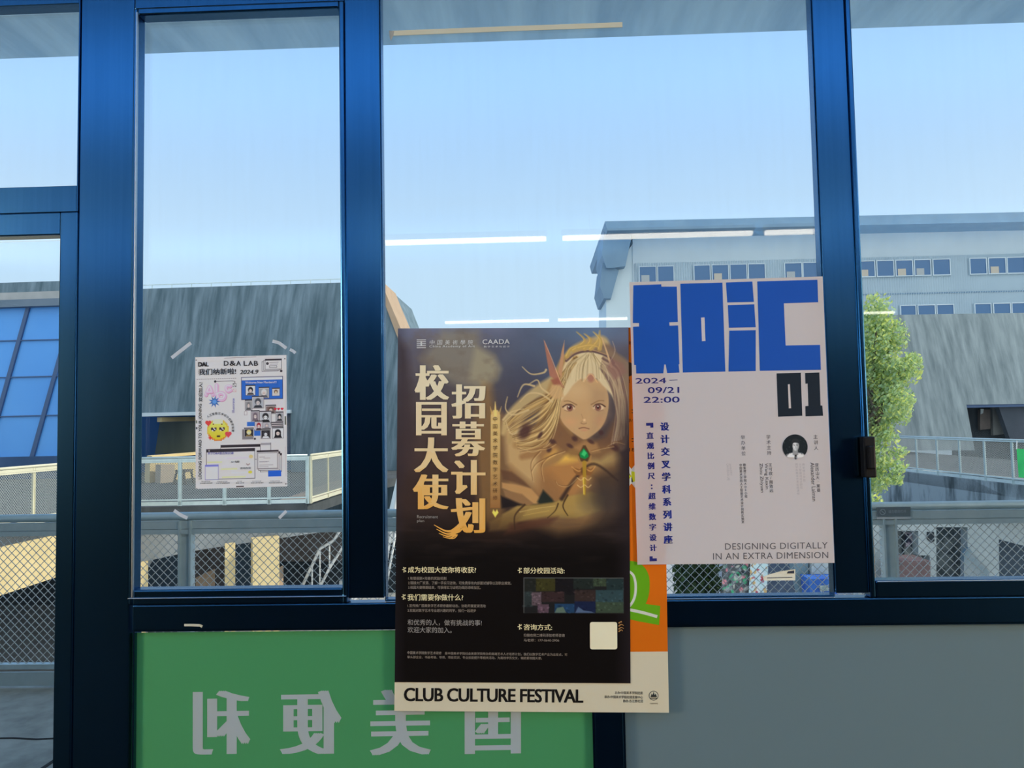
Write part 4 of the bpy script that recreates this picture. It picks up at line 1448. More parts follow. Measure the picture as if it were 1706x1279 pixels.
for k in range(40):
    x0 = 946 + rs.random() * 66
    c0 = (984 + (x0 - 984) * 0.15 + rs.normal() * 2, 586 + rs.random() * 4)
    cv.stroke([c0, (x0, 604 + rs.random() * 6), (x0 + (x0 - 984) * 0.22, 628 + rs.random() * 8)], 1.4, 0.8, [(196, 180, 138), (130, 108, 72), (172, 152, 112)][k % 3], 0.7, 0.6)
for pts in ([(880, 640), (895, 632), (902, 645), (915, 655)], [(866, 668), (880, 655), (900, 655), (920, 668)], [(862, 660), (872, 640), (890, 642)], [(870, 610), (885, 622), (905, 620), (910, 615)],
            [(845, 660), (842, 680), (855, 690), (880, 682)], [(842, 700), (852, 722), (870, 712)], [(872, 680), (850, 686), (838, 698)]):
    cv.stroke(pts, 1.2, 3.4, (182, 160, 114), 0.9, 0.7)
# dark gaps in the hair and collar
for x, y, rx, ry in ((900, 724, 3, 7), (921, 735, 6, 4), (958, 730, 5, 4), (915, 748, 4, 5), (950, 742, 6, 3), (985, 735, 6, 3), (1002, 720, 4, 4), (874, 718, 9, 14), (1025, 745, 8, 5)):
    cv.ell(x, y, rx, ry, (66, 44, 42), 0.85, 0.4, 0.5)
for pts in ([(866, 752), (890, 748), (912, 745), (925, 738)], [(888, 800), (885, 770), (900, 750)], [(885, 785), (895, 770), (925, 755)], [(905, 800), (902, 775), (915, 760), (940, 750)], [(925, 800), (930, 806), (945, 808), (960, 795)], [(1010, 742), (1025, 735), (1040, 738)], [(985, 750), (1005, 745), (1022, 742)]):
    cv.stroke(pts, 0.8, 1.8, (112, 78, 48), 0.8)
    cv.stroke([(x + 1.5, y + 1.5) for x, y in pts], 0.6, 1.2, (216, 184, 124), 0.5)
# head fins and circlet
cv.poly([(906, 565), (913, 580), (924, 612), (936, 640), (926, 632), (916, 625)], (150, 100, 80), 0.95, 0.8)
cv.poly([(941, 566), (940, 590), (936, 630), (930, 618), (936, 585)], (170, 128, 92), 0.95, 0.8)
cv.stroke([(907, 567), (920, 598), (936, 640)], 0.8, 1.6, (206, 158, 122), 0.8)
cv.poly([(918, 632), (930, 628), (940, 645), (922, 640)], (138, 82, 66), 0.85, 1.5)
cv.poly([(920, 640), (935, 640), (940, 660), (925, 665), (914, 655)], (180, 146, 100), 0.9, 2)
cv.stroke([(944, 600), (960, 588), (985, 584), (1012, 592), (1024, 604)], 4.5, 4, (88, 68, 66), 0.95)
cv.stroke([(944, 598), (960, 586), (985, 582), (1012, 590)], 1.2, 1.2, (186, 150, 96), 0.8)
for pts in ([(956, 582), (968, 574), (975, 565), (962, 552)], [(975, 580), (985, 566), (975, 555)], [(985, 580), (998, 566), (1001, 550)], [(1000, 580), (1002, 565), (990, 552)], [(945, 592), (952, 580), (966, 574)], [(965, 578), (985, 574), (1000, 578)]):
    cv.stroke(pts, 8, 1, (168, 138, 74), 0.85, 1.0)
    cv.stroke([(x - 1.5, y) for x, y in pts], 1.6, 0.5, (206, 176, 104), 0.6, 0.6)
cv.stroke([(1020, 610), (1012, 585), (1004, 562)], 4, 1.2, (186, 154, 112), 0.9)
cv.stroke([(1016, 605), (1026, 585), (1022, 568)], 1.5, 1, (156, 138, 118), 0.8)
cv.poly([(1020, 596), (1040, 605), (1046, 620), (1024, 632), (1012, 612)], (124, 90, 80), 0.7, 3)
cv.ell(985, 629, 6, 7, (150, 100, 80), 0.9, 0.3)
cv.stroke([(974, 634), (985, 622), (996, 636)], 1.6, 1.6, (196, 160, 112), 0.8)
# jewel pendant and hilt
cv.poly([(972, 741), (976, 741), (984, 756), (980, 768), (968, 768), (964, 757)], (70, 52, 34), 0.9, 1)
cv.poly([(973, 746), (980, 754), (981, 760), (975, 764), (967, 761), (966, 754)], (22, 122, 62), 1, 0.8)
cv.poly([(973, 748), (978, 754), (974, 760), (969, 756)], (70, 190, 110), 0.8, 0.8)
cv.stroke([(964, 760), (966, 768), (974, 771), (982, 768), (985, 759)], 2.4, 2.4, (150, 112, 66), 0.9)
cv.poly([(953, 777), (966, 781), (974, 775), (984, 781), (992, 776), (988, 786), (984, 791), (962, 791), (957, 786)], (122, 82, 46), 0.95, 0.8)
cv.stroke([(953, 777), (964, 784), (974, 780), (985, 784), (992, 776)], 2, 2, (186, 138, 78), 0.8)
cv.ell(973, 783, 5, 6, (84, 58, 38), 0.9, 0.3)
cv.stroke([(974, 770), (974, 792), (974, 822)], 7, 4, (150, 118, 40), 0.95, 0.8)
cv.stroke([(972, 795), (973, 822)], 2, 1.5, (212, 184, 74), 0.9)
for yy in (797, 809):
    cv.stroke([(962, yy - 2), (968, yy + 2), (974, yy - 2), (980, yy + 2), (985, yy - 2)], 1.4, 1.4, (196, 168, 110), 0.8)
# smoky fade into the black half
cv.mix(np.clip((cv.Y - 850) / 80, 0, 1) ** 1.2, (14, 11, 10), 0.96)
cv.mix(np.clip((n3 - 0.5) * 3, 0, 1) * np.clip((cv.Y - 840) / 30, 0, 1) * np.clip((960 - cv.Y) / 60, 0, 1), (70, 56, 50), 0.28)
cv.ell(830, 882, 45, 14, (72, 48, 34), 0.35, 0.9)
cv.mix(np.clip((18 - (cv.X - 660)) / 18, 0, 1), (40, 36, 44), 0.35)
cv.mix(np.clip((cv.X - 1022) / 27, 0, 1) * np.clip((cv.Y - 650) / 60, 0, 1), (34, 28, 32), 0.7)
# ribbon
cv.poly([(817, 690), (821, 682), (829, 682), (833, 690), (833, 845), (817, 845)], (206, 178, 112), 0.85, 0.8)
cv.mix(np.clip((cv.Y - 690) / 155, 0, 1) ** 1.6 * ((cv.X > 816) & (cv.X < 834) & (cv.Y < 846) & (cv.Y > 682)), (122, 80, 44), 0.85)
cv.stroke([(825, 690), (824.5, 668)], 5, 0.8, (216, 186, 110), 0.9)
cv.stroke([(819, 688), (816, 676)], 3, 0.6, (190, 156, 90), 0.8)
cv.stroke([(831, 688), (835, 676)], 3, 0.6, (190, 156, 90), 0.8)
cv.poly([(825, 861), (820, 853), (822, 848), (825, 852), (828, 848), (830.5, 853)], (226, 190, 84), 1, 0.6)
# collage of event photographs, printed dim
x0, y0, x1, y1 = 873, 962, 1038.5, 1020.5
cv.rect(x0, y0, x1, y1, (26, 26, 26))
rq = np.random.default_rng(5)
tiles = [(873, 962, 895, 990, (34, 36, 32)), (893, 962, 925, 984, (62, 60, 28)), (925, 962, 958, 990, (24, 22, 24)), (955, 962, 990, 980, (34, 42, 38)), (988, 962, 1010, 976, (58, 72, 52)), (1010, 962, 1038, 985, (36, 52, 52)),
         (873, 985, 888, 1010, (44, 54, 54)), (886, 986, 902, 1008, (100, 84, 90)), (902, 985, 940, 1002, (56, 40, 40)), (896, 1006, 914, 1020, (96, 74, 86)), (924, 1005, 957, 1020, (34, 66, 100)), (957, 982, 992, 1002, (54, 42, 38)),
         (957, 1001, 992, 1020, (24, 34, 66)), (992, 982, 1038, 1004, (50, 74, 78)), (992, 1002, 1038, 1020, (60, 76, 58))]
for a, b, c, d, col in tiles:
    col = tuple(0.74 * v + 4 for v in col)
    cv.rect(a, b, c, d, col)
    for _ in range(26):
        f = rq.uniform(0.45, 1.6)
        cv.ell(rq.uniform(a, c), rq.uniform(b, d), rq.uniform(0.6, 2.6), rq.uniform(0.6, 2.0), tuple(v * f for v in col), 0.6, 0.4)
cv.poly([(924, 1020), (928, 1012), (938, 1010), (943, 1020)], (90, 106, 84), 0.8)
cv.poly([(958, 1020), (963, 1010), (972, 1016), (985, 1018), (990, 1020)], (80, 100, 124), 0.8)
cv.frame(x0, y0, x1, y1, (78, 80, 78), 0.6)
PRINT = sheet_mat('printed_sheet', None, 0.02, 0.4, 0.15, 0.12, 16)
grid_sheet('illustrated_sheet', cv, YR, PRINT, pd, [(663, 547), (1047, 545.3), (1050.5, 1138), (657.5, 1136)],
           lambda px, py: -0.0006 * np.abs(np.sin(px * 0.045 + py * 0.02)) * np.clip((640 - py) / 95, 0, 1))

GOLD = []
for i in range(10):
    t = i / 9
    GOLD.append(ink_mat('gold_ink', tuple(np.array((212, 188, 156)) * (1 - t) + np.array((214, 146, 66)) * t), 0.06))
pr = Print(YR - 0.0016)


def title_char(ch, x0, y0, x1, y1):
    """heavy upright strokes, thin level strokes: printed in slices that run pale to orange"""
    v, f = glyphs(ch, 0.0)
    lo, hi = v.min(0), v.max(0)
    wd = x1 - x0
    for sh in (0.0, 0.025, 0.05, 0.075, 0.1):
        u = (v[:, 0] - lo[0]) / (hi[0] - lo[0]) * (1 - 0.1) + sh
        w_ = 1 - (v[:, 1] - lo[1]) / (hi[1] - lo[1])
        P = np.stack([x0 + u * wd, y0 + w_ * (y1 - y0)], 1)
        yy = pr.lift()
        X, Y, Z = plane_at(P[:, 0], P[:, 1], yy)
        b_ = len(pr.mb.v)
        pr.mb.v += list(zip(X, Y, Z))
        for q in f:
            ym = sum(P[k][1] for k in q) / len(q)
            xm = sum(P[k][0] for k in q) / len(q)
            t = (ym - 610) / 275 + (0.12 if xm < 720 and ym > 780 else 0)
            pr.mb.f.append(tuple(b_ + k for k in q))
            pr.mb.mi.append(int(max(0, min(9, round(t * t * 9)))))


for ch, x0, y0, x1, y1 in (('校', 690.5, 608, 748.5, 666), ('园', 693, 669.5, 744.5, 725), ('大', 689.5, 728.5, 747, 786.5), ('使', 687.5, 790, 747.5, 848),
                           ('招', 752, 640, 809, 697), ('募', 751.5, 702, 808.5, 760), ('计', 751.5, 766, 809, 824), ('划', 751, 829.5, 808.5, 887.5)):
    title_char(ch, x0, y0, x1, y1)
for pts, w0 in (([(757, 884), (742, 884), (723, 874)], 5), ([(758, 887), (744, 889), (727, 881)], 4.5), ([(759, 889), (746, 893), (731, 888)], 4), ([(760, 890), (750, 896), (738, 894)], 3.4), ([(762, 890), (757, 896), (748, 897)], 2.6), ([(757, 886), (766, 884), (772, 878)], 7)):
    pr.line(pts, w0, 0.8, 9)
pr.build('title_lettering', GOLD, pd)

pr = Print(YR - 0.0016)
pr.column('中国美术学院数字艺术', 825, 698, 825, 806, 8.2, 0.0)
pr.char('研', 825, 817, 8.0)
pr.build('ribbon_lettering', ink_mat('brown_ink', (66, 46, 32), 0.06), pd)
pr = Print(YR - 0.0016)
pr.char('修', 825, 829, 7.6)
pr.build('ribbon_lettering', ink_mat('faded_brown_ink', (98, 64, 38), 0.06), pd)

LOGO = ink_mat('pale_grey_ink', (178, 180, 178), 0.06)
pr = Print(YR - 0.0016)
for y in (565.4, 568.6, 571.8, 575, 578.4):
    pr.poly([(694.2, y), (709.6, y - 0.1), (709.6, y + 1.4), (694.2, y + 1.5)])
pr.poly([(700.6, 568), (703.2, 568), (703.2, 576), (700.6, 576)])
for k, ch in enumerate('中国美術學院'):
    pr.text(ch, (715.5 + k * 12.8, 574.0), (723.5 + k * 12.8, 573.9), 7.6, 0.0, slant=0.12)
pr.text('China Academy of Art', (715.5, 579.7), (791, 579.3), 4.8, 0.012, 0, 1.15)
pr.text('CAADA', (804, 573.2), (849, 572.6), 8.0, 0.022, 0, 1.05)
pr.text('数字艺术与设计', (806, 579.0), (849, 578.6), 3.2, 0.0, 0, 1.4)
pr.build('academy_logo', LOGO, pd)

HEAD = ink_mat('pale_gold_ink', (226, 190, 148), 0.06)
for s_, xa, ya, xb, yb, h in (('成为校园大使你将收获?', 679.7, 953.8, 793, 954.2, 10.2), ('我们需要你做什么?', 679, 1000, 771.5, 1000.2, 10.6), ('部分校园活动:', 872.2, 955.2, 940.5, 955.5, 10.4), ('咨询方式:', 872.4, 1049.4, 919.5, 1049.8, 10.2)):
    pr = Print(YR - 0.0016)
    pr.text(s_, (xa, ya), (xb, yb), h, 0.014)
    pr.build('heading_lettering', HEAD, pd)
for bx, by in ((673, 948.8), (672, 994.2), (865.5, 950), (865.5, 1044)):
    pr = Print(YR - 0.0016)
    pr.line([(bx - 3.2, by - 0.3), (bx + 0.5, by)], 0.8, 2.0, 0, 1)
    pr.line([(bx - 0.4, by - 4.4), (bx + 0.2, by - 1.2)], 2.0, 0.8, 0, 1)
    pr.line([(bx + 3.2, by - 3.8), (bx + 1.2, by - 1.2)], 2.2, 0.8, 0, 1)
    pr.line([(bx + 3.4, by + 3.2), (bx + 1.2, by + 0.6)], 2.2, 0.8, 0, 1)
    pr.line([(bx, by + 4.4), (bx + 0.3, by + 1.2)], 2.0, 0.8, 0, 1)
    pr.build('heading_mark', HEAD, pd)
pr = Print(YR - 0.0016)
for s_, xa, ya, xb, yb, h in (('1.有偿报酬+完善的奖励机制', 680, 965.6, 743.5, 965.8, 5.2), ('2.链接大厂资源、了解一手实习咨询，可免费享有内部面试辅导以及职业规划。', 680, 973.4, 852, 974.0, 5.4), ('3.校园大使聘期结束，可获得实习证明为简历添砖加瓦。', 680, 981.0, 801, 981.4, 5.4),
                              ('1.宣传推广国美数字艺术研修最新动态，协助开展宣讲活动', 679, 1011.2, 809, 1011.8, 5.2), ('2.挖掘对数字艺术专业感兴趣的同学，我们一起进步', 679, 1019.2, 793, 1019.6, 5.2),
                              ('扫描右侧二维码添加老师咨询', 872.5, 1060.4, 940.5, 1060.8, 5.2), ('马老师：177-0640-2906', 872.5, 1068.6, 931.5, 1068.8, 4.8),
                              ('中国美术学院数字艺术研修', 678.5, 1089.4, 735.5, 1090.2, 5.0), ('是中国美术学院社会美育学院举办的高端艺术人才培养计划，我们以数字艺术产业为出发点，可', 741, 1090.3, 945, 1092.6, 4.6),
                              ('带头部企业、书画考级、导师、项目实训、专业技能提升等相关活动，为高校学员交叉，辅助爱校园大使。', 678.5, 1096.6, 903, 1098.6, 4.6)):
    pr.text(s_, (xa, ya), (xb, yb), h, 0.0)
pr.build('body_lettering', ink_mat('dim_ink', (134, 124, 112), 0.06), pd)
pr = Print(YR - 0.0016)
pr.text('和优秀的人，做有挑战的事!', (679, 1041.4), (802.5, 1042.4), 10.0, -0.006)
pr.text('欢迎大家的加入。', (679, 1053.6), (752.5, 1054.4), 10.0, -0.006)
pr.build('slogan_lettering', ink_mat('thin_grey_ink', (132, 128, 122), 0.06), pd)
pr = Print(YR - 0.0016)
pr.text('Recruitment', (694.8, 863.0), (729.5, 863.2), 5.2, -0.004)
pr.text('plan', (694.8, 870.8), (706.5, 870.9), 6.0, -0.004)
pr.build('caption_lettering', bpy.data.materials['thin_grey_ink'], pd)
pr = Print(YR - 0.0016)
q = []
for cx_, cy_, a0 in ((1024.5, 1039.5, -90), (1024.8, 1077.8, 0), (986.6, 1077.8, 90), (986.4, 1039.5, 180)):
    for k in range(5):
        a = math.radians(a0 + k * 22.5)
        q.append((cx_ + 3.6 * math.cos(a), cy_ + 3.6 * math.sin(a)))
pr.poly(q, 0)
pr.build('blank_card', ink_mat('card_cream_ink', (206, 194, 164), 0.06), pd)
pr = Print(YR - 0.0016)
for y, l_ in ((1036, 5), (1041, 9), (1046, 9), (1050, 7)):
    pr.line([(1030.5, y + 2), (1035, y - 1), (1030.5 + l_, y + 1)], 2.2, 0.6)
pr.build('gold_ornament', ink_mat('dull_gold_ink', (150, 112, 66), 0.06), pd)

# ---- white and blue lecture poster
YW = -0.0062
pw_ = thing('lecture_poster', at(1220, 700, YW), 'white lecture poster with huge blue block characters, right of the dark poster', 'poster')
WQ = [(1048.4, 470), (1370.5, 460.4), (1390.4, 937.4), (1062, 940.4)]
quad_sheet('sheet', WQ, YW, sheet_mat('white_paper', ink((194, 187, 183)), 0.5, 0.6, 0.2), pw_)


def z3(pts):
    return [(1030 + x / 4.611, 450 + y / 4.611) for x, y in pts]


pr = Print(YW - 0.0003)
for pts in ([(116, 116), (330, 108), (332, 126), (450, 126), (458, 398), (392, 400), (394, 426), (460, 424), (470, 722), (464, 722), (470, 786), (376, 790), (364, 724), (354, 724), (346, 792), (138, 793), (136, 728), (122, 728), (114, 434), (160, 432), (160, 406), (112, 406)],
            [(477, 104), (800, 95), (823, 778), (496, 786)], [(827, 94), (1030, 87), (1042, 243), (838, 248)], [(842, 268), (1045, 262), (1056, 438), (850, 442)], [(853, 464), (1056, 460), (1056, 774), (847, 778)],
            [(1068, 86), (1530, 73), (1536, 246), (1272, 254), (1286, 578), (1550, 573), (1557, 765), (1088, 773)]):
    pr.poly(z3(pts), 0)
pr.build('block_title', ink_mat('blue_ink', (26, 78, 160), 0.3), pw_)
pr = Print(YW - 0.0006)
pr.poly(z3([(636, 364), (663, 362), (670, 543), (643, 545)]))
pr.build('title_counter', ink_mat('paper_white_ink', (194, 187, 183), 0.3), pw_)
pr = Print(YW - 0.0003)
pr.poly(z3([(1216, 792), (1402, 787), (1414, 1118), (1228, 1125)]))
pr.poly(z3([(1435, 789), (1545, 785), (1554, 1038), (1568, 1040), (1574, 1118), (1439, 1122), (1437, 1044), (1461, 1042), (1455, 870), (1438, 872)]))
pr.build('number_block', ink_mat('near_black_ink', (24, 34, 44), 0.25), pw_)
pr = Print(YW - 0.0006)
pr.poly(z3([(1303, 876), (1318, 875), (1328, 1060), (1310, 1061)]))
pr.build('number_counter', bpy.data.materials['paper_white_ink'], pw_)
NAVY = ink_mat('navy_ink', (36, 38, 104), 0.2)
BLUE2 = ink_mat('deep_blue_ink', (30, 46, 138), 0.2)
GREYI = ink_mat('charcoal_ink', (66, 62, 66), 0.2)
FAINT = ink_mat('faint_grey_ink', (168, 162, 160), 0.2)
pr = Print(YW - 0.0003)
pr.text('2024', (1059, 638.8), (1109.8, 638.2), 9.2, 0.028)
pr.line([(1115.2, 633.2), (1128.6, 632.8)], 0.9, 0.9, 0, 1)
pr.text('09/21', (1079.6, 654.8), (1131.4, 654.2), 10.0, 0.028)
pr.text('22:00', (1072.6, 670.8), (1132, 670.3), 10.0, 0.028)
pr.build('date_lettering', NAVY, pw_)
pr = Print(YW - 0.0003)
for sh in (-0.35, 0.35):
    pr.column('设计交叉学科系列讲座', 1107.2 + sh, 710.5, 1113.2 + sh, 898.8, 14.4, 0.026, 0, -0.03)
pr.build('series_lettering', BLUE2, pw_)
pr = Print(YW - 0.0003)
for sh in (-0.3, 0.3):
    pr.column('直观比例尺', 1082.9 + sh, 725.8, 1085.2 + sh, 792.8, 11.6, 0.024, 0, -0.03)
    pr.column('超维数字设计', 1086.2 + sh, 826.3, 1088.2 + sh, 912.6, 11.6, 0.024, 0, -0.03)
pr.disc(1085.7, 808, 1.4)
pr.disc(1085.9, 813.4, 1.4)
pr.poly([(1076.4, 704.4), (1088.4, 704), (1088.6, 712), (1083.6, 712.2), (1083.4, 708.8), (1076.6, 709)])
pr.poly([(1082.2, 926.6), (1087.2, 926.4), (1087.4, 930), (1094.2, 929.8), (1094.4, 934.4), (1082.4, 934.8)])
pr.build('subtitle_lettering', NAVY, pw_)
pr = Print(YW - 0.0003)
pr.column('主讲人', 1358.6, 727.6, 1359.8, 746.2, 7.4, -0.004)
pr.column('学术主持', 1280, 728, 1281.6, 754.4, 7.4, -0.004)
pr.column('举办单位', 1237.6, 728.4, 1238.8, 755.2, 7.4, -0.004)
for k, ch in enumerate('亚历山大·莱曼'):
    pr.char(ch, 1360.8 + k * 0.5, 774.4 + k * 7.0, 6.4, 0.004)
pr.text('Alexander Laiman', (1350.0, 770.4), (1353.6, 834.6), 6.6, 0.004)
for k, ch in enumerate('王可欣/周致远'):
    pr.char(ch, 1283.2 + k * 0.35, 774.4 + k * 7.1, 6.4, 0.006)
pr.text('Wang Kexin', (1272.6, 771.6), (1274.2, 814.6), 6.6, 0.006)
pr.text('Zhou Zhiyuan', (1264.0, 771.8), (1266.4, 820.6), 6.6, 0.006)
pr.column('麻省理工学院ADE小组', 1240.2, 774.0, 1242.8, 826.6, 4.9, 0.008)
pr.column('中国美术学院人工智能艺术设计创新实验室', 1234.0, 774.6, 1237.6, 869.2, 4.9, 0.008)
pr.build('speaker_lettering', GREYI, pw_)
pr = Print(YW - 0.0003)
pr.column('麻省理工学院', 1338.6, 773.5, 1340.0, 800, 4.4)
pr.column('人工智能与设计研究', 1333.0, 773.5, 1335.0, 812, 4.4)
pr.column('跨学科数字艺术实践课程', 1327.0, 773.5, 1330.0, 822, 4.4)
pr.column('联合举办单位', 1216.6, 774, 1218.4, 790, 3.6)
pr.text('CAA DESIGN LAB', (1210.2, 772), (1212.0, 800), 4.0)
pr.build('faint_lettering', FAINT, pw_)
pr = Print(YW - 0.0003)
pr.text('DESIGNING DIGITALLY', (1208, 915.6), (1378.8, 913.4), 10.6, -0.010, 0, 1.08)
pr.text('IN AN EXTRA DIMENSION', (1188, 932.0), (1379.8, 929.6), 10.8, -0.010, 0, 1.08)
pr.build('english_lettering', ink_mat('thin_charcoal_ink', (84, 80, 80), 0.2), pw_)
# round monochrome portrait of the lecturer
cv = Canvas(1302, 722, 1347, 768, 3.0, (20, 28, 32))
rs2 = np.random.default_rng(3)
for _ in range(40):
    cv.ell(rs2.uniform(1303, 1346), rs2.uniform(723, 756), 0.35, 0.35, (90, 110, 112), 0.8, 0.6)
cv.poly(spline([(1308, 768), (1311, 758), (1320, 754), (1330, 754), (1339, 758), (1342, 768)], 5), (198, 198, 196), 1, 0.6)
cv.poly([(1321, 748), (1329, 748), (1330, 757), (1325.5, 760), (1320.5, 757)], (128, 130, 130), 1, 0.6)
cv.poly([(1323.6, 757), (1328, 757), (1326.8, 760), (1327.6, 768), (1323.6, 768), (1324.6, 760)], (24, 26, 30), 1, 0.3)
cv.ell(1325.6, 742.6, 5.2, 7.8, (188, 190, 188), 1, 0.12)
cv.poly([(1327, 736), (1331.4, 740), (1330.6, 748), (1327, 751)], (120, 124, 124), 0.6, 1.2)
cv.poly(spline([(1318.6, 742), (1319, 734), (1323, 730.6), (1329, 731.4), (1332.4, 736), (1332, 742), (1330.4, 738.6), (1325, 737), (1320.8, 738.4)], 5), (34, 38, 40), 1, 0.4)
for ex in (1323.2, 1328.0):
    cv.stroke([(ex - 1.3, 740.4), (ex + 1.3, 740.3)], 0.7, 0.6, (50, 52, 54), 0.9, 0.3)
    cv.ell(ex, 742, 0.9, 0.55, (36, 38, 40), 1, 0.3)
cv.stroke([(1325.7, 741.5), (1325.2, 745.2), (1326.4, 745.6)], 0.5, 0.6, (110, 112, 112), 0.8, 0.3)
cv.stroke([(1323.8, 747.6), (1327.4, 747.6)], 0.7, 0.6, (96, 92, 92), 0.9, 0.3)
yp = YW - 0.0009
nr_a, nr_r = 48, 22
vv, cc, ff = [], [], []
for j in range(nr_r + 1):
    for i in range(nr_a):
        r = 21.0 * j / nr_r
        px, py = 1324.6 + r * math.cos(2 * math.pi * i / nr_a), 744.4 + r * math.sin(2 * math.pi * i / nr_a)
        py = min(py, 765.2 if abs(px - 1325.5) < 2.2 else 761.8)
        vv.append(plane_at(px, py, yp))
        gi, gj = int(round((px - 1302) * 3)), int(round((py - 722) * 3))
        c = np_ink(cv.a[min(max(gj, 0), cv.h - 1), min(max(gi, 0), cv.w - 1)])
        cc.append((*c, 1))
for j in range(nr_r):
    for i in range(nr_a):
        ff.append((j * nr_a + i, j * nr_a + (i + 1) % nr_a, (j + 1) * nr_a + (i + 1) % nr_a, (j + 1) * nr_a + i))
me = bpy.data.meshes.new('portrait')
me.from_pydata(vv, [], ff)
ca = me.color_attributes.new('Col', 'FLOAT_COLOR', 'POINT')
ca.data.foreach_set('color', np.array(cc, np.float32).ravel())
me.materials.append(sheet_mat('portrait_print', None, 0.1, 0.6, 0.2))
o = bpy.data.objects.new('portrait', me)
C.objects.link(o)
par(o, pw_)

# ---- small recruiting poster on the casement glass
YS2 = 0.0165
ps = thing('small_poster', at(402, 702, YS2), 'small white poster crowded with little pictures, on the left casement glass', 'poster')


def z6(x, y):
    return (310 + x / 5.115, 570 + y / 5.115)


SQ = [(325.2, 595), (477.2, 591.1), (478.6, 810), (326, 814.4)]
PAPER = (208, 196, 194)
cv = Canvas(*z6(80, 118), *z6(860, 1238), 2.0, PAPER)


def R6(x0, y0, x1, y1, col, alpha=1.0):
    a, b = z6(x0, y0), z6(x1, y1)
    cv.rect(a[0], a[1], b[0], b[1], col, alpha)


def F6(x0, y0, x1, y1, col=(50, 46, 52), wd=0.6):
    a, b = z6(x0, y0), z6(x1, y1)
    cv.frame(a[0], a[1], b[0], b[1], col, wd)


def S6(pts, w0, w1, col, alpha=1.0):
    cv.stroke([z6(*p) for p in pts], w0 / 5.115, w1 / 5.115, col, alpha, 0.3)


def E6(x, y, rx, ry, col, alpha=1.0, soft=0.12, rot=0.0):
    a = z6(x, y)
    cv.ell(a[0], a[1], rx / 5.115, ry / 5.115, col, alpha, soft, rot)


def P6(pts, col, alpha=1.0):
    cv.poly([z6(*p) for p in pts], col, alpha, 0.3)


DK = (48, 44, 50)
for x in range(95, 430, 18):
    S6([(x, 306), (x + 9, 306)], 4, 4, (110, 104, 108))
for k in (2, 1, 0):
    R6(678 - 14 * k, 150 + 10 * k, 818 - 14 * k, 236 + 8 * k, PAPER)
    F6(678 - 14 * k, 150 + 10 * k, 818 - 14 * k, 236 + 8 * k)
R6(678, 150, 818, 162, DK)
E6(697, 187, 12, 12, (60, 56, 60))
F6(715, 207, 776, 222)
S6([(715, 180), (790, 178)], 4, 4, (120, 114, 120))
S6([(720, 194), (785, 193)], 4, 4, (120, 114, 120))
E6(814, 253, 11, 11, (60, 56, 60))
# pink balloon letters, blue burst
PK, PKd, PKl = (222, 166, 190), (180, 120, 150), (240, 208, 222)
for pts, wd in (([(172, 440), (196, 382), (208, 380), (228, 438)], 30), ([(180, 420), (222, 418)], 20), ([(262, 360), (262, 440)], 34), ([(258, 440), (300, 428), (330, 446), (318, 478), (280, 476), (270, 440)], 34), ([(380, 372), (350, 372), (344, 398), (360, 416), (384, 406)], 26)):
    S6([(x + 3, y + 5) for x, y in pts], wd, wd, PKd)
    S6(pts, wd, wd, PK)
    S6([(x - 3, y - 5) for x, y in pts], wd * 0.3, wd * 0.3, PKl, 0.8)
bp_ = []
for k in range(18):
    a = 2 * math.pi * k / 18
    r = (52 if k % 2 == 0 else 24)
    bp_.append((243 + r * math.cos(a), 500 + r * math.sin(a)))
P6(bp_, (54, 96, 160))
E6(243, 500, 18, 18, (90, 140, 196))
S6([(250, 328), (405, 328), (412, 350)], 4, 4, DK)
E6(250, 328, 10, 10, DK)
F6(402, 350, 428, 378)
S6([(402, 350), (428, 378)], 3, 3, DK)
F6(402, 395, 428, 420, (190, 150, 150))
S6([(402, 395), (428, 420)], 3, 3, (190, 150, 150))
F6(498, 590, 520, 620, (150, 140, 140))
# round pixel-edged smiling face
for gy in range(-10, 11):
    for gx in range(-10, 11):
        if gx * gx + gy * gy <= 92:
            x, y = 272 + gx * 9.6, 742 + gy * 9.6
            t = (gy + 10) / 20
            col = tuple(np.array((240, 206, 110)) * (1 - t) + np.array((228, 178, 30)) * t)
            if gx * gx + gy * gy > 72:
                col = (222, 168, 60) if gy < 4 else (206, 120, 50)
            if gy < -5 and abs(gx) < 5:
                col = (244, 224, 170)
            R6(x - 5.2, y - 5.2, x + 5.2, y + 5.2, col)
for ex in (236, 306):
    for dx, dy in ((-2, -1), (-2, 0), (-1, -1), (-1, 0), (0, 0), (1, -1), (2, -1), (1, 1), (2, 0), (0, 1)):
        R6(ex + dx * 9 - 5, 735 + dy * 10 - 5, ex + dx * 9 + 5, 735 + dy * 10 + 6, (44, 34, 44))
    for dx, dy in ((0, -1), (-1, 1), (1, 0)):
        R6(ex + dx * 9 - 5, 735 + dy * 10 - 5, ex + dx * 9 + 5, 735 + dy * 10 + 6, (230, 226, 220))
R6(228, 686, 238, 696, (90, 64, 30))
R6(300, 688, 310, 698, (90, 64, 30))
R6(262, 788, 290, 802, (60, 44, 40))


def heart6(x, y, s_, col):
    E6(x - s_ * 0.45, y - s_ * 0.3, s_ * 0.55, s_ * 0.55, col)
    E6(x + s_ * 0.45, y - s_ * 0.3, s_ * 0.55, s_ * 0.55, col)
    P6([(x - s_, y - s_ * 0.15), (x + s_, y - s_ * 0.15), (x, y + s_)], col)


heart6(190, 682, 26, (206, 66, 62))
heart6(360, 782, 28, (214, 70, 80))
P6([(205, 785), (214, 800), (228, 808), (212, 814), (204, 828), (198, 812), (184, 806), (198, 800)], (206, 60, 50))
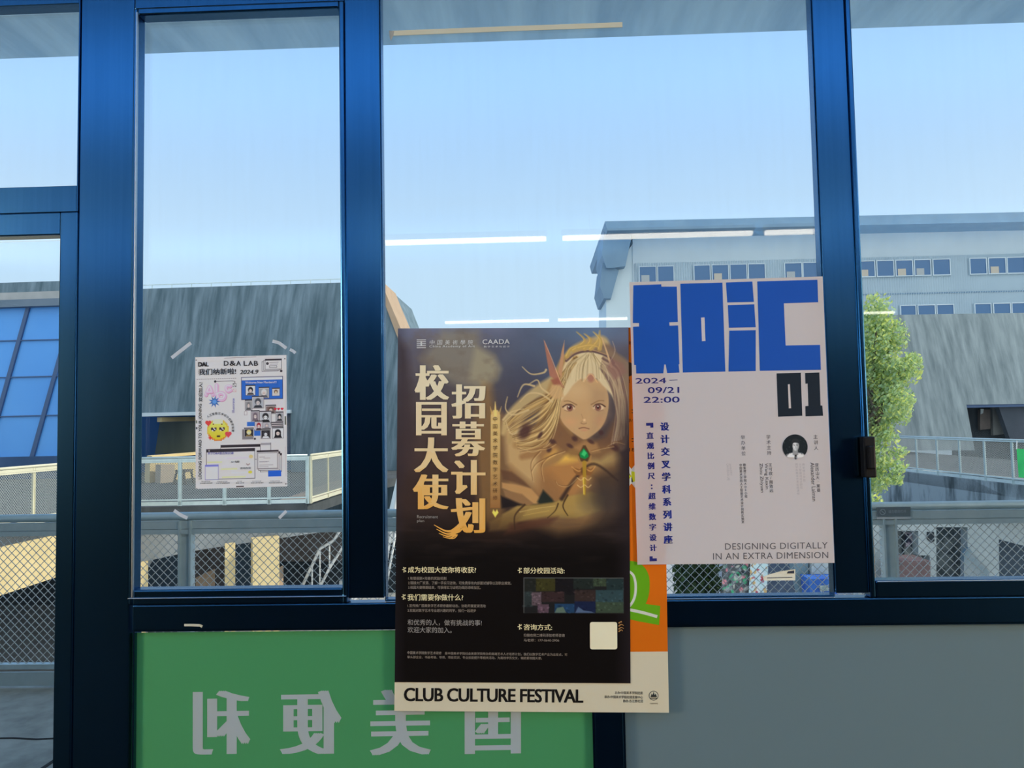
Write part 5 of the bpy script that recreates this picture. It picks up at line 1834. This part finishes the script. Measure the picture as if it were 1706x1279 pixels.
# blue window with portraits
R6(472, 297, 829, 492, (50, 54, 84))
R6(477, 302, 824, 326, (206, 200, 206))
R6(477, 326, 824, 486, (44, 96, 178))
R6(520, 680, 590, 716, (50, 100, 178))
R6(580, 745, 634, 800, (50, 100, 178))
P6([(690, 500), (828, 500), (828, 560), (720, 540)], (226, 190, 196), 0.35)


def avatar(x0, y0, x1, y1, bgc, hair, skin, top, long_=False):
    w_, h_ = x1 - x0, y1 - y0
    R6(x0 - 4, y0 - 12, x1 + 4, y1 + 4, (206, 200, 200))
    F6(x0 - 4, y0 - 12, x1 + 4, y1 + 4, DK, 0.45)
    R6(x0 - 3, y0 - 12, x1 + 3, y0 - 4, DK)
    R6(x0, y0, x1, y1, bgc)
    cx_, cy_ = (x0 + x1) / 2, y0 + h_ * 0.45
    P6([(cx_ - w_ * 0.42, y1), (cx_ - w_ * 0.28, y1 - h_ * 0.25), (cx_ + w_ * 0.28, y1 - h_ * 0.25), (cx_ + w_ * 0.42, y1)], top)
    if long_:
        P6([(cx_ - w_ * 0.32, y1), (cx_ - w_ * 0.28, cy_ - h_ * 0.2), (cx_ + w_ * 0.28, cy_ - h_ * 0.2), (cx_ + w_ * 0.32, y1)], hair)
    E6(cx_, cy_ - h_ * 0.05, w_ * 0.29, h_ * 0.33, hair)
    E6(cx_, cy_ + h_ * 0.07, w_ * 0.18, h_ * 0.22, skin)
    P6([(cx_ - w_ * 0.22, cy_ + h_ * 0.0), (cx_, cy_ - h_ * 0.14), (cx_ + w_ * 0.22, cy_ + h_ * 0.0), (cx_, cy_ - h_ * 0.3)], hair)
    for s_ in (-1, 1):
        E6(cx_ + s_ * w_ * 0.085, cy_ + h_ * 0.08, w_ * 0.028, h_ * 0.028, (30, 28, 30))


WH, GR, BK, SK = (206, 202, 200), (120, 116, 118), (44, 42, 46), (200, 184, 176)
avatar(514, 378, 588, 450, (196, 196, 196), BK, SK, (70, 66, 70))
avatar(626, 398, 706, 476, (150, 150, 150), (196, 194, 192), SK, (90, 88, 92))
avatar(740, 408, 796, 460, (190, 186, 180), (120, 92, 70), (214, 186, 160), (190, 180, 170))
avatar(508, 504, 560, 578, (140, 140, 140), GR, SK, (80, 78, 80))
avatar(684, 552, 764, 612, (120, 100, 96), (96, 74, 66), SK, (70, 60, 60))
avatar(559, 596, 622, 672, (150, 140, 144), (110, 96, 104), SK, (80, 74, 80), True)
avatar(770, 612, 826, 678, (150, 150, 152), BK, SK, (50, 50, 54))
avatar(660, 694, 718, 736, (170, 166, 170), (150, 140, 146), SK, (120, 114, 120))
avatar(568, 474, 660, 562, (160, 162, 166), (70, 72, 78), (190, 180, 176), (50, 52, 58))
avatar(632, 602, 724, 686, (176, 176, 178), BK, (206, 202, 198), (30, 30, 34))
avatar(590, 684, 650, 752, (180, 172, 176), (150, 50, 58), SK, (60, 50, 60))
for k in (3, 2, 1):
    F6(735 - 3 * k, 735 - 16 * k, 828, 752 - 16 * k)
    R6(738 - 3 * k, 735 - 16 * k, 826, 743 - 16 * k, DK)
R6(478, 742, 574, 828, (124, 118, 118))
avatar(500, 742, 572, 804, BK, (206, 188, 120), (224, 206, 170), (120, 100, 60))
avatar(642, 754, 716, 822, BK, (60, 58, 62), WH, WH)
avatar(740, 744, 826, 822, WH, (34, 32, 36), SK, (30, 30, 34), True)
for x in (762, 790, 820):
    heart6(x, 577, 12, (196, 40, 60))
E6(586, 825, 9, 9, DK)
# lower windows
R6(636, 862, 720, 880, (150, 146, 150))
F6(295, 872, 632, 1000)
R6(295, 872, 632, 893, DK)
F6(720, 862, 722, 1000, DK, 0.3)
R6(172, 905, 585, 1160, PAPER)
F6(172, 905, 585, 1160, DK, 0.8)
R6(174, 905, 583, 930, DK)
E6(196, 917, 7, 7, (150, 140, 140))
for k in (2, 1, 0):
    R6(603 + 14 * k, 926 + 14 * k, 786 + 14 * k, 1084 + 12 * k, PAPER)
    F6(603 + 14 * k, 926 + 14 * k, 786 + 14 * k, 1084 + 12 * k)
    R6(603 + 14 * k, 926 + 14 * k, 786 + 14 * k, 944 + 14 * k, DK)
R6(603, 940, 786, 1084, PAPER)
F6(610, 948, 778, 1080)
R6(698, 1100, 809, 1150, (40, 92, 190))
for x0, x1, y in ((625, 670, 982), (660, 715, 992), (625, 705, 1020), (625, 690, 1024), (625, 740, 1050), (625, 700, 1066)):
    S6([(x0, y), (x1, y)], 3, 3, (130, 124, 128))
for x0, x1, y, col in ((330, 560, 978, (226, 196, 206)), (350, 520, 985, (220, 190, 206)), (185, 300, 1015, (214, 200, 140)), (310, 420, 1048, (206, 196, 226)), (300, 430, 1076, (220, 206, 140)), (310, 500, 1145, (224, 206, 140)), (390, 530, 1108, (224, 200, 214))):
    S6([(x0, y), (x1, y)], 13, 13, col, 0.8)
E6(552, 975, 17, 15, (210, 180, 120))
E6(545, 1107, 17, 12, (220, 190, 70))
S6([(514, 1036), (526, 1046), (540, 1036)], 6, 6, (120, 90, 90))
R6(162, 1037, 274, 1162, (214, 208, 212))
F6(162, 1037, 274, 1162, (84, 80, 150), 0.7)
R6(162, 1037, 274, 1052, (120, 120, 190))
# edge marks
for x, y in ((88, 143), (848, 1217), (845, 150), (88, 1236)):
    E6(x, y, 5, 5, DK)
R6(84, 655, 94, 680, (70, 84, 60))
R6(84, 712, 96, 730, DK)
R6(842, 640, 852, 712, (60, 66, 50))
R6(425, 1222, 490, 1232, (70, 60, 60))
S6([(330, 132), (600, 128)], 3, 3, (120, 110, 112))
for y0, y1 in ((300, 620), (900, 1150)):
    S6([(90, y0), (92, y1)], 2, 2, (160, 150, 150))
    S6([(846, y0), (850, y1)], 2, 2, (160, 150, 150))
SMALLP = sheet_mat('small_poster_print', None, 0.28, 0.55, 0.2)
grid_sheet('sheet', cv, YS2, SMALLP, ps, SQ)
pr = Print(YS2 - 0.0008)


def T6(s_, x0, y0, x1, y1, h, bold=0.0, mi=0, spacing=1.0, slant=0.0):
    a, b = z6(x0, y0), z6(x1, y1)
    pr.text(s_, a, b, h / 5.115, bold, mi, spacing, slant)


for s_, x0, x1 in (('D', 323, 362), ('&', 372, 422), ('A', 428, 466), ('L', 492, 522), ('A', 530, 570), ('B', 580, 613)):
    T6(s_, x0, 199, x1, 198, 40, 0.03)
T6('DAL', 106, 206, 190, 204, 38, 0.09)
T6('我们纳新啦!', 107, 279, 425, 272, 52, 0.024)
T6('2024.9', 458, 272, 610, 269, 36, 0.022, 0, 1.0, 0.25)
T6('LOOKING FORWARD TO YOUR JOINING', 138, 1166, 139, 525, 32, 0.026, 0, 1.0)
T6('欢迎加入!', 140, 505, 140, 342, 34, 0.022)
arc = '人工智能艺术设计创新实验室'
for k, ch in enumerate(arc):
    a = math.radians(-128 + k * 11.2)
    p = z6(268 + 132 * math.cos(a), 738 + 132 * math.sin(a))
    pr.char(ch, p[0], p[1], 4.4, 0.01, 0, a + math.pi / 2)
T6('AI+电影', 382, 1028, 455, 1026, 18, 0.012)
T6('求同存异', 460, 1082, 552, 1080, 18, 0.012)
for k, (a, b) in enumerate((('活动策划部', '办公室行政统筹'), ('新媒体宣传部', '公众号与视频运营'), ('技术部', '展览与实验'), ('学术研究部', '讲座与读书会组织'), ('外联合作部', '校企项目对接交流'))):
    x0, x1 = ((118, 225), (255, 372), (425, 495), (552, 660), (705, 820))[k]
    T6(a, x0 + 12, 1191 - k, x1 - 20, 1190 - k, 8)
    T6(b, x0, 1207 - k, x1, 1205 - k, 11, 0.008)
pr.build('black_lettering', ink_mat('poster_black_ink', (40, 38, 42), 0.2), ps)
pr = Print(YS2 - 0.0008)
T6('Welcome New Members!!!', 505, 352, 770, 348, 18, 0.012)
T6('实验室新闻', 510, 320, 560, 319, 11)
pr.build('window_caption', ink_mat('caption_white_ink', (214, 212, 216), 0.2), ps)
pr = Print(YS2 - 0.0008)
T6('关于D&A最近知识课', 184, 957, 405, 954, 22, 0.012)
pr.text('Illustrate', z6(412, 600), z6(412, 478), 20 / 5.115, 0.012)
pr.build('purple_lettering', ink_mat('purple_ink', (86, 84, 156), 0.2), ps)

# ---- tape left on the glass and frames
def strip(label, pts, wd, y, mm=None, name='tape_strip', grp=None):
    mb = MB()
    P = [at(px, py, y) for px, py in pts]
    k = wd * (y + 1.72) / F_PX
    for a, b in zip(P[:-1], P[1:]):
        mb.bar(a, b, 0.0006, k, up=(0, 0, 1))
    return tag(mb.build(name, mm or M['tape']), label, 'tape', grp)


strip('white tape strip above the left corner of the small poster', [(286, 596), (300, 585), (318, 571)], 6, 0.0190)
strip('white tape strip above the right corner of the small poster', [(454, 568), (465, 571), (477, 580)], 5.5, 0.0190)
strip('torn tape crumb beside the right corner of the small poster', [(483, 582), (489, 585), (492, 588)], 5, 0.0190)
strip('translucent tape strip below the left corner of the small poster', [(290, 850), (300, 857), (312, 863)], 5.5, 0.0190, name='tape_strip')
strip('translucent tape strip below the right corner of the small poster', [(465, 863), (471, 857), (477, 851)], 5, 0.0190)
strip('scrap of cream tape on the black rail above the green sign', [(307, 1041), (320, 1041), (333, 1041.5), (337, 1043.5)], 4.0, -0.0006, M['cream_tape'])
cl = thing('tape_strip', at(845, 52, 0.043), 'long cream strip of tape across the top of the big pane', 'tape')
P = [at(x, y, 0.0186) for x, y in ((653, 55.5), (845, 48), (1037, 41.2))]
MB().bar(P[0], P[1], 0.001, 0.0125).bar(P[1], P[2], 0.001, 0.0125).build('strip', M['cream_tape'], cl)
a = [at(x, y, 0.0180) for x, y in ((648, 51), (657, 52), (655, 60), (651, 68), (649, 61))]
MB().prism(a, (0, 0.0005, 0)).build('loose_end', noisy('shaded_tape_back', (0.35, 0.36, 0.33), (0.45, 0.45, 0.4), (40, 40, 40)), cl)
lab = thing('paper_tag', at(1290, 958, 0.043), 'torn white paper tag low on the big pane under the white poster', 'paper')
MB().prism([at(x, y, 0.0186) for x, y in ((1271, 961), (1280, 957), (1300, 951.5), (1325, 948), (1325, 966.5), (1273, 967))], (0, 0.0005, 0)).build('sheet', ink_mat('tag_paper', (214, 206, 186), 0.25), lab)
pr = Print(0.0180)
pr.poly([(1313, 951.5), (1323, 950), (1323, 955), (1311, 955)])
pr.line([(1278, 962.4), (1320, 961.4)], 1.2, 1.2, 0, 1)
pr.build('dark_print', ink_mat('tag_ink', (44, 52, 70), 0.2), lab)

# ---- small notice plate on the balcony railing
yn = NR - 0.03
npl = thing('railing_notice', at(1489, 854, yn), 'small grey notice plate with a prohibition mark, on the balcony railing', 'sign')
MB().prism([at(x, y, yn) for x, y in ((1461, 845), (1517, 844), (1517, 860), (1461, 860.5))], (0, 0.006, 0)).build('plate', mat('grey_plate', (0.16, 0.2, 0.22), 0.5), npl)
MB().prism([at(x, y, yn) for x, y in ((1461, 861), (1517, 860.5), (1517, 864.5), (1461, 865))], (0, 0.006, 0)).build('white_edge', mat('plate_edge', (0.6, 0.63, 0.64), 0.5), npl)
pr = Print(yn - 0.002)
pr.ring(1470.5, 852.6, 3.9, 5.0)
pr.line([(1467.4, 849.6), (1473.6, 855.6)], 1.1, 1.1, 0, 1)
pr.text('请勿攀爬栏杆', (1480, 854.6), (1510, 854.2), 5.2)
pr.build('notice_print', mat('notice_print', (0.42, 0.47, 0.49), 0.6), npl)

# ---- green cloth on the far right railing, painted boards and crates in the court
yb_ = atz(1700, 733, ZF).y - 0.1
gc = MB()
vv, ff = [], []
for j in range(9):
    for i in range(9):
        px, py = 1693.5 + i * 5 + j * 0.45, 747 + j * 6.0 + 0.4 * i
        p = at(px, py, yb_ + 0.03 * math.sin(i * 1.3 + j * 0.5))
        vv.append(p)
for j in range(8):
    for i in range(8):
        ff.append((j * 9 + i, j * 9 + i + 1, j * 9 + i + 10, j * 9 + i + 9))
gc.add(vv, ff)
gcl = thing('green_banner', at(1712, 770, yb_), 'bright green cloth banner hung on the far right railing', 'banner')
gc.build('cloth', M['green_cloth'], gcl, smooth=True)
MB().tube([at(1694, 734, yb_), at(1693.6, 748, yb_)], 0.012, 6).build('tie', M['white_metal'], gcl)


def board(label, quad, y, base, cols, seed, nblob):
    """painted display board standing on the court floor"""
    t = thing('painted_board', at(quad[0][0], quad[2][1], y), label, 'board', 'painted boards in the court')
    xs_, ys_ = [p[0] for p in quad], [p[1] for p in quad]
    cvb = Canvas(min(xs_), min(ys_), max(xs_), max(ys_), 1.0, base)
    r = np.random.default_rng(seed)
    for _ in range(nblob):
        cvb.ell(r.uniform(min(xs_), max(xs_)), r.uniform(min(ys_), max(ys_)), r.uniform(1.5, 6), r.uniform(1.0, 4), cols[int(r.integers(len(cols)))], 0.9, 0.3, r.uniform(0, 3))
    grid_sheet('painting', cvb, y, sheet_mat('board_paint', None, 0.0, 0.7, 0.2), t, quad)
    q = [at(px, py, y + 0.02) for px, py in quad]
    MB().prism(q, (0, 0.05, 0)).build('backing', M['brown_wall'], t)
    mb = MB()
    for p in (q[2], q[3]):
        mb.bar(p + Vector((0, 0.05, 0.2)), Vector((p.x, p.y + 0.05, GZ)), 0.06, 0.06)
    mb.build('leg', M['dark_void'], t)
    return t


board('painted board of green and pink flowers, just right of the hedge', [(1206, 925), (1250, 925), (1246, 1012), (1200, 1012)], 15.6, (70, 74, 76), [(60, 160, 110), (200, 120, 130), (40, 44, 50), (170, 170, 160), (90, 96, 100), (140, 150, 150)], 1, 130)
board('painted white and red board beside the flower board', [(1251, 925), (1281, 925), (1276, 1012), (1246, 1012)], 15.5, (176, 196, 216), [(150, 50, 56), (220, 220, 226), (180, 206, 230), (190, 150, 90), (206, 206, 214)], 2, 60)
dk_ = MB().prism([at(x, y, 16.4) for x, y in ((1282, 925), (1330, 925), (1336, 1012), (1276, 1012))], (0, 0.9, 0)).build('screen', noisy('slate_blue_panel', (0.06, 0.09, 0.15), (0.10, 0.14, 0.22), (3, 3, 3)))
tag(dk_, 'dark slate-blue screen panel behind the torn white paper tag', 'screen')
tb_ = MB().prism([at(x, y, 15.1) for x, y in ((1318, 925), (1346, 925), (1350, 1012), (1338, 1012))], (0, 0.3, 0)).build('awning_post', noisy('teal_post', (0.17, 0.27, 0.32), (0.24, 0.34, 0.39), (2, 2, 2)))
tag(tb_, 'wide teal post left of the blue crates', 'post')
crate = thing('crate', at(1366, 990, 14.5), 'bright blue crate low in the court, at the right end of the big pane', 'crate')
cq = [at(x, y, 14.5) for x, y in ((1347, 964), (1396, 964), (1396, 1012), (1352, 1012))]
MB().prism(cq, (0, 0.5, 0)).build('box', noisy('blue_crate', (0.02, 0.09, 0.42), (0.05, 0.18, 0.55), (5, 5, 5)), crate)
MB().prism([at(x, y, 14.45) for x, y in ((1366, 976), (1380, 975), (1381, 984), (1367, 985))], (0, 0.04, 0)).build('crate_label', noisy('grey_label', (0.2, 0.28, 0.3), (0.4, 0.46, 0.46), (9, 9, 9)), crate)
pa = MB().prism([at(x, y, 15.0) for x, y in ((1352, 925), (1396, 925), (1396, 964), (1352, 964))], (0, 0.4, 0)).build('parcel', noisy('pale_parcel', (0.42, 0.50, 0.52), (0.6, 0.62, 0.55), (3, 3, 3)))
tag(pa, 'pale parcel resting on top of the blue crate', 'parcel')
